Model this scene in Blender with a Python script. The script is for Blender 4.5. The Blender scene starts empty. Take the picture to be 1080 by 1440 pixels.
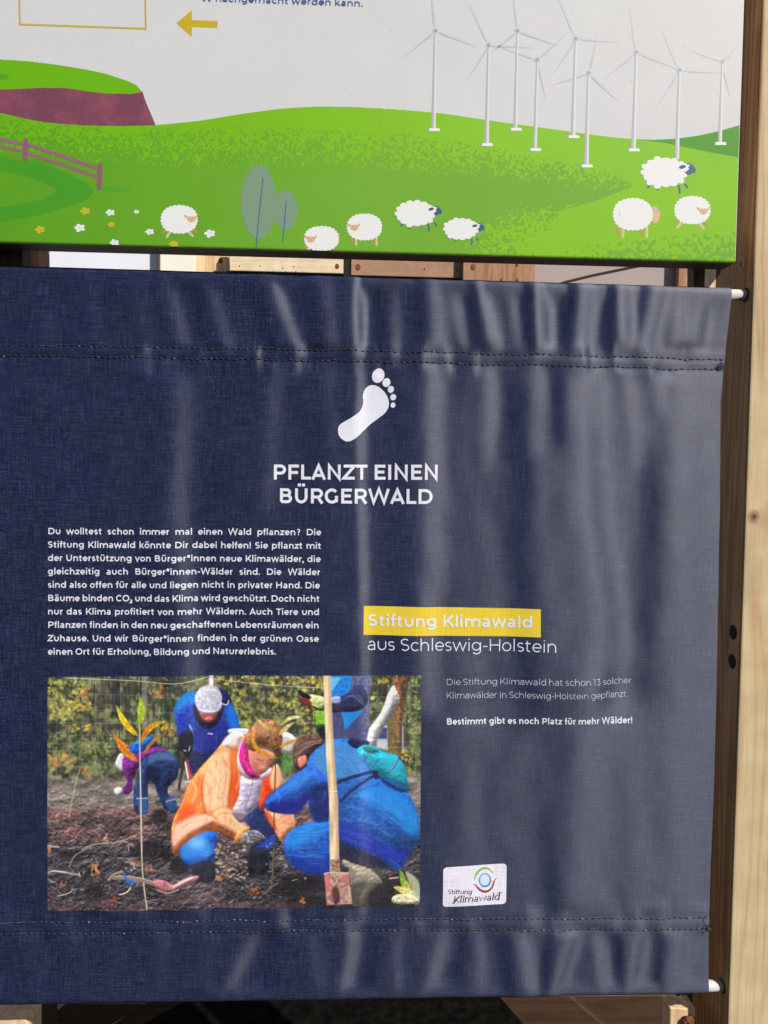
import bpy, bmesh, math, random
import numpy as np
from mathutils import Vector, Matrix
random.seed(7)
rng = np.random.default_rng(11)

# ------------------------------------------------------------------ camera
YAW, PITCH, ROLL = [math.radians(v) for v in (2.5153, -2.4467, 0.8257)]
CAM = Vector((0, -1.05, 1.6)); F = 1080.0
fwd = Vector((math.sin(YAW)*math.cos(PITCH), math.cos(YAW)*math.cos(PITCH), math.sin(PITCH)))
r0 = Vector((math.cos(YAW), -math.sin(YAW), 0)); u0 = r0.cross(fwd)
RIGHT = r0*math.cos(ROLL) + u0*math.sin(ROLL)
UP = u0*math.cos(ROLL) - r0*math.sin(ROLL)
scene = bpy.context.scene
cd = bpy.data.cameras.new('camera'); cam = bpy.data.objects.new('camera', cd)
scene.collection.objects.link(cam); scene.camera = cam
cam.matrix_world = Matrix(((RIGHT.x, UP.x, -fwd.x, CAM.x), (RIGHT.y, UP.y, -fwd.y, CAM.y),
                           (RIGHT.z, UP.z, -fwd.z, CAM.z), (0, 0, 0, 1)))
cd.sensor_fit = 'VERTICAL'; cd.sensor_height = 36; cd.lens = 27; cd.clip_start = 0.02; cd.clip_end = 500

# ------------------------------------------------------------------ sky, sun, exposure
EL, AZ = math.radians(42), math.radians(39)          # sun in front of the board, up and to the right
w = bpy.data.worlds.new('World'); scene.world = w; w.use_nodes = True
nt = w.node_tree; nt.nodes.clear()
sky = nt.nodes.new('ShaderNodeTexSky'); sky.sky_type = 'NISHITA'; sky.sun_disc = False
sky.sun_elevation = EL; sky.sun_rotation = math.pi - AZ
bgn = nt.nodes.new('ShaderNodeBackground'); bgn.inputs[1].default_value = 0.055
wo = nt.nodes.new('ShaderNodeOutputWorld')
nt.links.new(sky.outputs[0], bgn.inputs[0]); nt.links.new(bgn.outputs[0], wo.inputs[0])
sd = bpy.data.lights.new('sun', 'SUN'); sd.energy = 4.4; sd.angle = math.radians(0.5); sd.color = (1, 0.95, 0.88)
sun = bpy.data.objects.new('sun', sd); scene.collection.objects.link(sun)
SUNDIR = Vector((math.sin(AZ)*math.cos(EL), -math.cos(AZ)*math.cos(EL), math.sin(EL)))
sun.rotation_euler = SUNDIR.to_track_quat('Z', 'Y').to_euler(); sun.location = SUNDIR*8
vs = scene.view_settings
vs.view_transform = 'Standard'; vs.look = 'None'; vs.gamma = 1; vs.use_curve_mapping = False
vs.exposure = 0.1

# ------------------------------------------------------------------ helpers
def s2l(c):
    c = np.asarray(c, float)/255
    return np.where(c <= .04045, c/12.92, ((c+.055)/1.055)**2.4)

def world(px, py, y0):
    """point of the vertical plane y=y0 that lies on a sight line; arrays allowed -> X, Z"""
    a = (np.asarray(px, float)-540)/F; b = -(np.asarray(py, float)-720)/F
    dx = a*RIGHT.x + b*UP.x + fwd.x; dy = a*RIGHT.y + b*UP.y + fwd.y; dz = a*RIGHT.z + b*UP.z + fwd.z
    t = (y0-CAM.y)/dy
    return CAM.x+dx*t, CAM.z+dz*t

def pixel(X, Y, Z):
    vx, vy, vz = X-CAM.x, Y-CAM.y, Z-CAM.z
    d = vx*fwd.x+vy*fwd.y+vz*fwd.z
    return 540+F*(vx*RIGHT.x+vy*RIGHT.y+vz*RIGHT.z)/d, 720-F*(vx*UP.x+vy*UP.y+vz*UP.z)/d

def link(o, parent=None):
    scene.collection.objects.link(o)
    if parent: o.parent = parent
    return o

def tag(o, label=None, cat=None, group=None, kind=None):
    if label: o['label'] = label
    if cat: o['category'] = cat
    if group: o['group'] = group
    if kind: o['kind'] = kind
    return o

def empty(name, loc, label, cat, group=None):
    o = bpy.data.objects.new(name, None); o.location = loc; o.empty_display_size = .05
    link(o); tag(o, label, cat, group); bpy.context.view_layer.update()
    return o

def mesh_obj(name, verts, faces, mat, parent=None, smooth=False, uvs=None):
    me = bpy.data.meshes.new(name)
    verts = np.asarray(verts, np.float64)
    if parent is not None: verts = verts - np.array(parent.location)
    me.from_pydata([tuple(v) for v in verts], [], faces)
    if mat: me.materials.append(mat)
    if smooth: me.polygons.foreach_set('use_smooth', [True]*len(me.polygons))
    if uvs is not None:
        ul = me.uv_layers.new(name='UVMap')
        li = np.empty(len(me.loops), np.int32); me.loops.foreach_get('vertex_index', li)
        ul.data.foreach_set('uv', np.asarray(uvs, np.float32)[li].ravel())
    me.update()
    o = bpy.data.objects.new(name, me)
    return link(o, parent)

def bm_obj(name, bm, mat, parent=None, smooth=False):
    if parent is not None: bmesh.ops.translate(bm, verts=bm.verts, vec=-parent.location)
    me = bpy.data.meshes.new(name); bm.to_mesh(me); bm.free()
    if mat: me.materials.append(mat)
    if smooth: me.polygons.foreach_set('use_smooth', [True]*len(me.polygons))
    return link(bpy.data.objects.new(name, me), parent)

def box_bm(x0, x1, y0, y1, z0, z1, bev=.002, bm=None):
    b = bm or bmesh.new()
    r = bmesh.ops.create_cube(b, size=1)
    for v in r['verts']:
        v.co = Vector((x0+(v.co.x+.5)*(x1-x0), y0+(v.co.y+.5)*(y1-y0), z0+(v.co.z+.5)*(z1-z0)))
    if bev:
        es = {e for v in r['verts'] for e in v.link_edges}
        bmesh.ops.bevel(b, geom=list(es), offset=bev, segments=2, affect='EDGES', profile=.6)
    return b

def box_obj(name, x0, x1, y0, y1, z0, z1, mat, parent=None, bev=.002):
    return bm_obj(name, box_bm(x0, x1, y0, y1, z0, z1, bev), mat, parent)

class N:
    """small node-tree helper"""
    def __init__(s, name):
        s.m = bpy.data.materials.new(name); s.m.use_nodes = True; s.t = s.m.node_tree
        s.b = s.t.nodes['Principled BSDF']
    def n(s, typ, **kw):
        x = s.t.nodes.new('ShaderNode'+typ)
        for k, v in kw.items():
            if k.startswith('i_'):
                key = k[2:]; key = int(key) if key.isdigit() else key.replace('_', ' ')
                x.inputs[key].default_value = v
            else: setattr(x, k, v)
        return x
    def l(s, a, b): s.t.links.new(a, b)
    def ramp(s, fac, stops):
        r = s.n('ValToRGB'); e = r.color_ramp.elements
        while len(e) < len(stops): e.new(.5)
        for q, (p, c) in zip(e, stops):
            q.position = p; q.color = (*c, 1) if len(c) == 3 else c
        s.l(fac, r.inputs[0]); return r.outputs[0]
    def math(s, op, a, b=None):
        x = s.n('Math', operation=op)
        for i, v in enumerate((a, b)):
            if v is None: continue
            if isinstance(v, (int, float)): x.inputs[i].default_value = v
            else: s.l(v, x.inputs[i])
        return x.outputs[0]
    def mix(s, fac, a, b, mode='MIX'):
        x = s.n('Mix', data_type='RGBA', blend_type=mode)
        for i, v in ((0, fac), (6, a), (7, b)):
            if isinstance(v, (int, float)): x.inputs[i].default_value = v
            elif isinstance(v, tuple): x.inputs[i].default_value = (*v, 1)
            else: s.l(v, x.inputs[i])
        return x.outputs[2]
    def bump(s, h, strength, dist):
        x = s.n('Bump'); x.inputs['Strength'].default_value = strength; x.inputs['Distance'].default_value = dist
        s.l(h, x.inputs['Height']); s.l(x.outputs[0], s.b.inputs['Normal']); return x

def lin(r, g, b): return tuple(float(v) for v in s2l((r, g, b)))

def cloth_nodes(k, base, speck, sheen=True, amt=1.0):
    """woven polyester: warp and weft relief from cloth coordinates (UV in millimetres)"""
    uv = k.n('UVMap'); uv.uv_map = 'UVMap'
    sep = k.n('SeparateXYZ'); k.l(uv.outputs[0], sep.inputs[0])
    P = 2.9
    wx = k.math('SINE', k.math('MULTIPLY', sep.outputs[0], 2*math.pi/P))
    wy = k.math('SINE', k.math('MULTIPLY', sep.outputs[1], 2*math.pi/(P*.93)))
    wv = k.math('MULTIPLY', wx, wy)
    thr = k.math('ADD', k.math('MULTIPLY', k.math('ABSOLUTE', wx), .5), k.math('MULTIPLY', wv, .5))
    # random lightness of single threads crossings
    fl = k.n('VectorMath', operation='MULTIPLY'); k.l(uv.outputs[0], fl.inputs[0]); fl.inputs[1].default_value = (.62, .62, 1)
    f2 = k.n('VectorMath', operation='FLOOR'); k.l(fl.outputs[0], f2.inputs[0])
    wn = k.n('TexWhiteNoise', noise_dimensions='2D'); k.l(f2.outputs[0], wn.inputs['Vector'])
    nz = k.n('TexNoise'); nz.inputs['Scale'].default_value = .35; nz.inputs['Detail'].default_value = 3
    k.l(uv.outputs[0], nz.inputs['Vector'])
    st = k.n('Mapping'); st.inputs['Scale'].default_value = (.6, .03, 1); k.l(uv.outputs[0], st.inputs[0])
    st2 = k.n('Mapping'); st2.inputs['Scale'].default_value = (.03, .6, 1); k.l(uv.outputs[0], st2.inputs[0])
    n1 = k.n('TexNoise'); n1.inputs['Scale'].default_value = 1; k.l(st.outputs[0], n1.inputs['Vector'])
    n2 = k.n('TexNoise'); n2.inputs['Scale'].default_value = 1; k.l(st2.outputs[0], n2.inputs['Vector'])
    f = k.math('MULTIPLY', k.math('POWER', wn.outputs['Value'], 4.0), .22*amt)
    ln = k.math('MAXIMUM', k.math('SUBTRACT', k.math('ADD', n1.outputs[0], n2.outputs[0]), .98), 0.0)
    f = k.math('ADD', f, k.math('MULTIPLY', ln, .6*amt))
    f = k.math('MULTIPLY', f, k.math('ADD', k.math('MULTIPLY', wv, .7), .8))
    f = k.math('MAXIMUM', f, 0.0)
    cmul = k.math('ADD', k.math('MULTIPLY', k.math('ADD', k.math('SUBTRACT', n1.outputs[0], .5), k.math('SUBTRACT', n2.outputs[0], .5)), 1.5*amt), 1.0)
    cmul = k.math('ADD', cmul, k.math('MULTIPLY', wv, .75*amt))
    comb = k.n('CombineXYZ')
    for i in range(3): k.l(cmul, comb.inputs[i])
    c = k.mix(1.0, base, comb.outputs[0], 'MULTIPLY')
    c = k.mix(k.n('Clamp').outputs[0] if False else f, c, speck)
    k.l(c, k.b.inputs['Base Color'])
    h = k.math('ADD', k.math('MULTIPLY', wv, 1.3), k.math('MULTIPLY', wn.outputs['Value'], .9))
    h = k.math('ADD', h, k.math('MULTIPLY', nz.outputs[0], .6))
    k.bump(h, .21, .00035)
    return uv

def fabric(name, base, speck, rough=.5, spec=.5, amt=1.0, sheen=.0, aniso=0, arot=0, ior=1.7):
    k = N(name); cloth_nodes(k, base, speck, amt=amt)
    k.b.inputs['Roughness'].default_value = rough
    k.b.inputs['Specular IOR Level'].default_value = spec
    k.b.inputs['IOR'].default_value = ior; k.b.inputs['Specular Tint'].default_value = (.88, .91, 1, 1)
    k.b.inputs['Anisotropic'].default_value = aniso
    if aniso:
        tg = k.n('Tangent', direction_type='UV_MAP', uv_map='UVMap'); k.l(tg.outputs[0], k.b.inputs['Tangent']); k.b.inputs['Anisotropic Rotation'].default_value = arot
    return k.m

SPEC = .75
M_NAVY = fabric('navy_polyester', lin(26, 34, 68), lin(104, 106, 126), .49, .78, 1.0, .0, .91, .25, 1.5)
M_WHITEPRINT = fabric('white_print_on_cloth', lin(232, 232, 244), lin(190, 195, 225), .5, .5, .14)
M_THINPRINT = fabric('pale_print_on_cloth', lin(205, 206, 222), lin(110, 115, 160), .5, .5, .5)
M_YELLOW = fabric('yellow_print_on_cloth', lin(236, 206, 44), lin(250, 235, 150), .5, .5, .16)

def plain(name, c, rough=.6, metal=0, spec=.5, nscale=60, namt=.08, bump=0):
    k = N(name); tc = k.n('TexCoord'); nz = k.n('TexNoise'); nz.inputs['Scale'].default_value = nscale
    nz.inputs['Detail'].default_value = 4; k.l(tc.outputs['Object'], nz.inputs['Vector'])
    a = tuple(v*(1-namt) for v in c); b = tuple(min(1, v*(1+namt)) for v in c)
    k.l(k.ramp(nz.outputs[0], [(.3, a), (.7, b)]), k.b.inputs['Base Color'])
    k.b.inputs['Roughness'].default_value = rough; k.b.inputs['Metallic'].default_value = metal
    k.b.inputs['Specular IOR Level'].default_value = spec
    if bump: k.bump(nz.outputs[0], bump, .001)
    return k.m

def wood(name, c0, c1, c2, axis='Z', scale=1.0, knots=(), rough=.6, seed=0.0):
    """sawn softwood: long growth-ring streaks along one axis; knots = world points (x,y,z,radius)"""
    k = N(name); g = k.n('NewGeometry'); pos = g.outputs['Position']
    mp = k.n('Mapping'); k.l(pos, mp.inputs[0])
    s = {'Z': (14, 14, .9), 'X': (.9, 14, 14)}[axis]
    mp.inputs['Scale'].default_value = tuple(v*scale for v in s); mp.inputs['Location'].default_value = (seed, seed*1.7, seed*.3)
    vec = mp.outputs[0]
    dist = None
    for (x, y, z, r) in knots:
        vm = k.n('VectorMath', operation='DISTANCE'); k.l(pos, vm.inputs[0]); vm.inputs[1].default_value = (x, y, z)
        q = k.math('DIVIDE', vm.outputs['Value'], r)
        dist = q if dist is None else k.math('MINIMUM', dist, q)
    if dist is not None:
        off = k.math('DIVIDE', 1.0, k.math('ADD', k.math('MULTIPLY', dist, dist), .6))
        cb = k.n('CombineXYZ'); k.l(k.math('MULTIPLY', off, .55), cb.inputs[0])
        ad = k.n('VectorMath', operation='ADD'); k.l(vec, ad.inputs[0]); k.l(cb.outputs[0], ad.inputs[1]); vec = ad.outputs[0]
    n1 = k.n('TexNoise'); n1.inputs['Scale'].default_value = 1.0; n1.inputs['Detail'].default_value = 2; n1.inputs['Distortion'].default_value = .3
    k.l(vec, n1.inputs['Vector'])
    rings = k.math('FRACT', k.math('MULTIPLY', n1.outputs[0], 9))
    rings = k.math('POWER', k.math('ABSOLUTE', k.math('SUBTRACT', k.math('MULTIPLY', rings, 2), 1)), 2.0)
    n2 = k.n('TexNoise'); m2 = k.n('Mapping'); k.l(pos, m2.inputs[0])
    s2 = {'Z': (500, 500, 12), 'X': (12, 500, 500)}[axis]; m2.inputs['Scale'].default_value = s2
    n2.inputs['Scale'].default_value = 1.0; n2.inputs['Detail'].default_value = 3; k.l(m2.outputs[0], n2.inputs['Vector'])
    n3 = k.n('TexNoise'); n3.inputs['Scale'].default_value = .45; k.l(vec, n3.inputs['Vector'])
    col = k.ramp(k.math('ADD', k.math('MULTIPLY', rings, .45), k.math('MULTIPLY', n3.outputs[0], .6)), [(.15, c0), (.5, c1), (.95, c2)])
    fib = k.ramp(n2.outputs[0], [(.3, (.86, .84, .8)), (.65, (1, 1, 1))])
    col = k.mix(1.0, col, fib, 'MULTIPLY')
    nd = k.n('TexNoise'); nd.inputs['Scale'].default_value = 22; nd.inputs['Detail'].default_value = 5; k.l(pos, nd.inputs['Vector'])
    col = k.mix(1.0, col, k.ramp(nd.outputs[0], [(.35, (.86, .85, .84)), (.62, (1, 1, 1))]), 'MULTIPLY')
    if dist is not None:
        kn = k.n('TexNoise'); kn.inputs['Scale'].default_value = 160; k.l(pos, kn.inputs['Vector'])
        dd = k.math('ADD', dist, k.math('MULTIPLY', k.math('SUBTRACT', kn.outputs[0], .5), .35))
        kc = k.ramp(dd, [(0, (.055, .03, .018)), (.22, (.17, .09, .045)), (.6, (.40, .24, .14)), (1.0, (.45, .28, .17))])
        fac = k.ramp(dd, [(.75, (1, 1, 1)), (1.15, (0, 0, 0))])
        col = k.mix(fac, col, kc)
    k.l(col, k.b.inputs['Base Color']); k.b.inputs['Roughness'].default_value = rough
    k.b.inputs['Specular IOR Level'].default_value = .3
    k.bump(k.math('ADD', n2.outputs[0], k.math('MULTIPLY', rings, .4)), .25, .0006)
    return k.m

# ------------------------------------------------------------------ raster painter for the flat prints
class Canvas:
    def __init__(s, x0, x1, y0, y1, res, bg):
        s.x0, s.y0, s.res = x0, y0, res
        s.w, s.h = int((x1-x0)*res), int((y1-y0)*res)
        s.im = np.ones((s.h, s.w, 3), np.float32)*np.array(bg, np.float32)
    def noise(s, sx, sy=None, octv=1, seed=0):
        """smooth value noise; sx, sy cell size in picture units"""
        sy = sy or sx; out = np.zeros((s.h, s.w), np.float32); a = 1; tot = 0
        for o in range(octv):
            r = np.random.default_rng(seed*17+o)
            nx, ny = int(s.w/s.res/sx)+4, int(s.h/s.res/sy)+4
            g = r.random((ny, nx)).astype(np.float32)
            X = np.arange(s.w)/s.res/sx+r.random(); Y = np.arange(s.h)/s.res/sy+r.random()
            xi = X.astype(int); yi = Y.astype(int); fx = (X-xi); fy = (Y-yi)
            fx = fx*fx*(3-2*fx); fy = (fy*fy*(3-2*fy))[:, None]
            A = g[yi][:, xi]; B = g[yi][:, xi+1]; C = g[yi+1][:, xi]; D = g[yi+1][:, xi+1]
            out += a*((A*(1-fx)+B*fx)*(1-fy)+(C*(1-fx)+D*fx)*fy); tot += a
            a *= .55; sx /= 2; sy /= 2
        return out/tot
    def box(s, pts, pad=4):
        p = np.asarray(pts, float)
        i0 = max(0, int((p[:, 0].min()-pad-s.x0)*s.res)); i1 = min(s.w, int((p[:, 0].max()+pad-s.x0)*s.res)+1)
        j0 = max(0, int((p[:, 1].min()-pad-s.y0)*s.res)); j1 = min(s.h, int((p[:, 1].max()+pad-s.y0)*s.res)+1)
        if i1 <= i0 or j1 <= j0: return None
        X, Y = np.meshgrid(s.x0+(np.arange(i0, i1)+.5)/s.res, s.y0+(np.arange(j0, j1)+.5)/s.res)
        return i0, i1, j0, j1, X, Y
    def mask(s, pts, soft=.5, pad=4, wob=0, seed=1):
        b = s.box(pts, pad+soft*3)
        if b is None: return None
        i0, i1, j0, j1, X, Y = b
        if wob:
            r = np.random.default_rng(seed); ph = r.random(6)*6.28
            X = X+wob*(np.sin(Y*.9+ph[0])+np.sin(Y*.37+X*.2+ph[1])); Y = Y+wob*(np.sin(X*.8+ph[2])+np.sin(X*.31+ph[3]))
        m = np.zeros(X.shape, bool); n = len(pts)
        for k in range(n):
            xa, ya = pts[k]; xb, yb = pts[(k+1) % n]
            if ya == yb: continue
            c = (Y >= min(ya, yb)) & (Y < max(ya, yb))
            m ^= c & (X < xa+(Y-ya)*(xb-xa)/(yb-ya))
        m = m.astype(np.float32)
        r = int(soft*s.res+.5)
        for _ in range(2):
            if r > 0: m = blur(m, r)
        return i0, i1, j0, j1, X, Y, m
    def put(s, M, col, alpha=1):
        i0, i1, j0, j1, X, Y, m = M
        a = (m*alpha)[..., None]
        s.im[j0:j1, i0:i1] = s.im[j0:j1, i0:i1]*(1-a)+np.asarray(col, np.float32)*a
    wr = None
    def poly(s, pts, col, soft=.5, alpha=1, smooth=0, col2=None, g=None, tex=None, texamt=.12, wob=0, vol=None):
        q = np.asarray(pts, float); size = min(np.ptp(q[:, 0]), np.ptp(q[:, 1]))
        if smooth: pts = catmull(pts, smooth)
        if vol is None: vol = .5 if (smooth and s.wr is not None and alpha == 1 and size > 8) else 0
        M = s.mask(pts, soft, wob=wob, pad=4+(size/5 if vol else 0))
        if M is None: return
        i0, i1, j0, j1, X, Y, m = M
        c = np.ones(X.shape+(3,), np.float32)*np.array(col, np.float32)
        if col2 is not None:
            (ax, ay), (bx, by) = g
            t = np.clip(((X-ax)*(bx-ax)+(Y-ay)*(by-ay))/((bx-ax)**2+(by-ay)**2), 0, 1)[..., None]
            c = c*(1-t)+np.array(col2, np.float32)*t
        if tex is not None: c = c*(1+texamt*2*(tex[j0:j1, i0:i1, None]-.5))
        if vol:                                       # roundness of the photographed body or cloth
            r = max(1, int(size/6*s.res)); mb = blur(blur(m, r), max(1, r//2)); gy_, gx_ = np.gradient(mb)
            c = c*(1+vol*np.clip((gy_+.35*gx_)*r*2.2, -.9, .7))[..., None]
            if tex is not None and size > 14: c = c*(1+0.6*vol*s.wr[j0:j1, i0:i1, None])
        s.put((i0, i1, j0, j1, X, Y, m), c, alpha)
    def line(s, pts, wd, col, alpha=1, soft=.4, taper=False, smooth=4):
        if smooth and len(pts) > 2: pts = catmull(pts, smooth, closed=False)
        b = s.box(pts, wd+2)
        if b is None: return
        i0, i1, j0, j1, X, Y = b; m = np.zeros(X.shape, np.float32); n = len(pts)-1
        for k in range(n):
            xa, ya = pts[k]; xb, yb = pts[k+1]; dx, dy = xb-xa, yb-ya
            t = np.clip(((X-xa)*dx+(Y-ya)*dy)/(dx*dx+dy*dy+1e-9), 0, 1)
            d = np.hypot(X-xa-t*dx, Y-ya-t*dy)
            w_ = wd/2*(math.sin(math.pi*(k+.5)/n)*.9+.1 if taper else 1)
            m = np.maximum(m, np.clip((w_-d)/soft+.5, 0, 1))
        s.put((i0, i1, j0, j1, X, Y, m), col, alpha)
    def ell(s, cx, cy, rx, ry, col, rot=0, **kw):
        a = np.linspace(0, 2*math.pi, 28, endpoint=False); c, q = math.cos(rot), math.sin(rot)
        s.poly([(cx+rx*math.cos(t)*c-ry*math.sin(t)*q, cy+rx*math.cos(t)*q+ry*math.sin(t)*c) for t in a], col, **kw)
    def image(s, name, gain=1.0):
        im = bpy.data.images.new(name, s.w, s.h)
        a = np.ones((s.h, s.w, 4), np.float32)
        a[..., :3] = np.clip(s.im[::-1]*gain/255, 0, 1)
        im.pixels.foreach_set(a.ravel()); im.update(); im.pack()
        return im

def blur(m, r):
    k = 2*r+1
    for ax in (0, 1):
        p = np.pad(m, [(r+1, r) if i == ax else (0, 0) for i in (0, 1)], mode='edge')
        c = np.cumsum(p, axis=ax)
        m = (c[k:] - c[:-k])/k if ax == 0 else (c[:, k:] - c[:, :-k])/k
    return m

def catmull(pts, n=5, closed=True):
    P = [np.array(p, float) for p in pts]; L = len(P); out = []
    for i in range(L if closed else L-1):
        p0 = P[(i-1) % L] if closed or i > 0 else P[0]; p1 = P[i]; p2 = P[(i+1) % L]
        p3 = P[(i+2) % L] if closed or i+2 < L else P[-1]
        for t in np.arange(n)/n:
            out.append(.5*((2*p1)+(p2-p0)*t+(2*p0-5*p1+4*p2-p3)*t*t+(3*p1-p0-3*p2+p3)*t**3))
    if not closed: out.append(P[-1])
    return [tuple(p) for p in out]

# ------------------------------------------------------------------ single-line geometric lettering
def el(cx, cy, rx, ry, a0, a1, n=None):
    n = n or max(3, int(abs(a1-a0)/18))
    return [(cx+rx*math.cos(math.radians(a0+(a1-a0)*i/n)), cy+ry*math.sin(math.radians(a0+(a1-a0)*i/n))) for i in range(n+1)]

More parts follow.
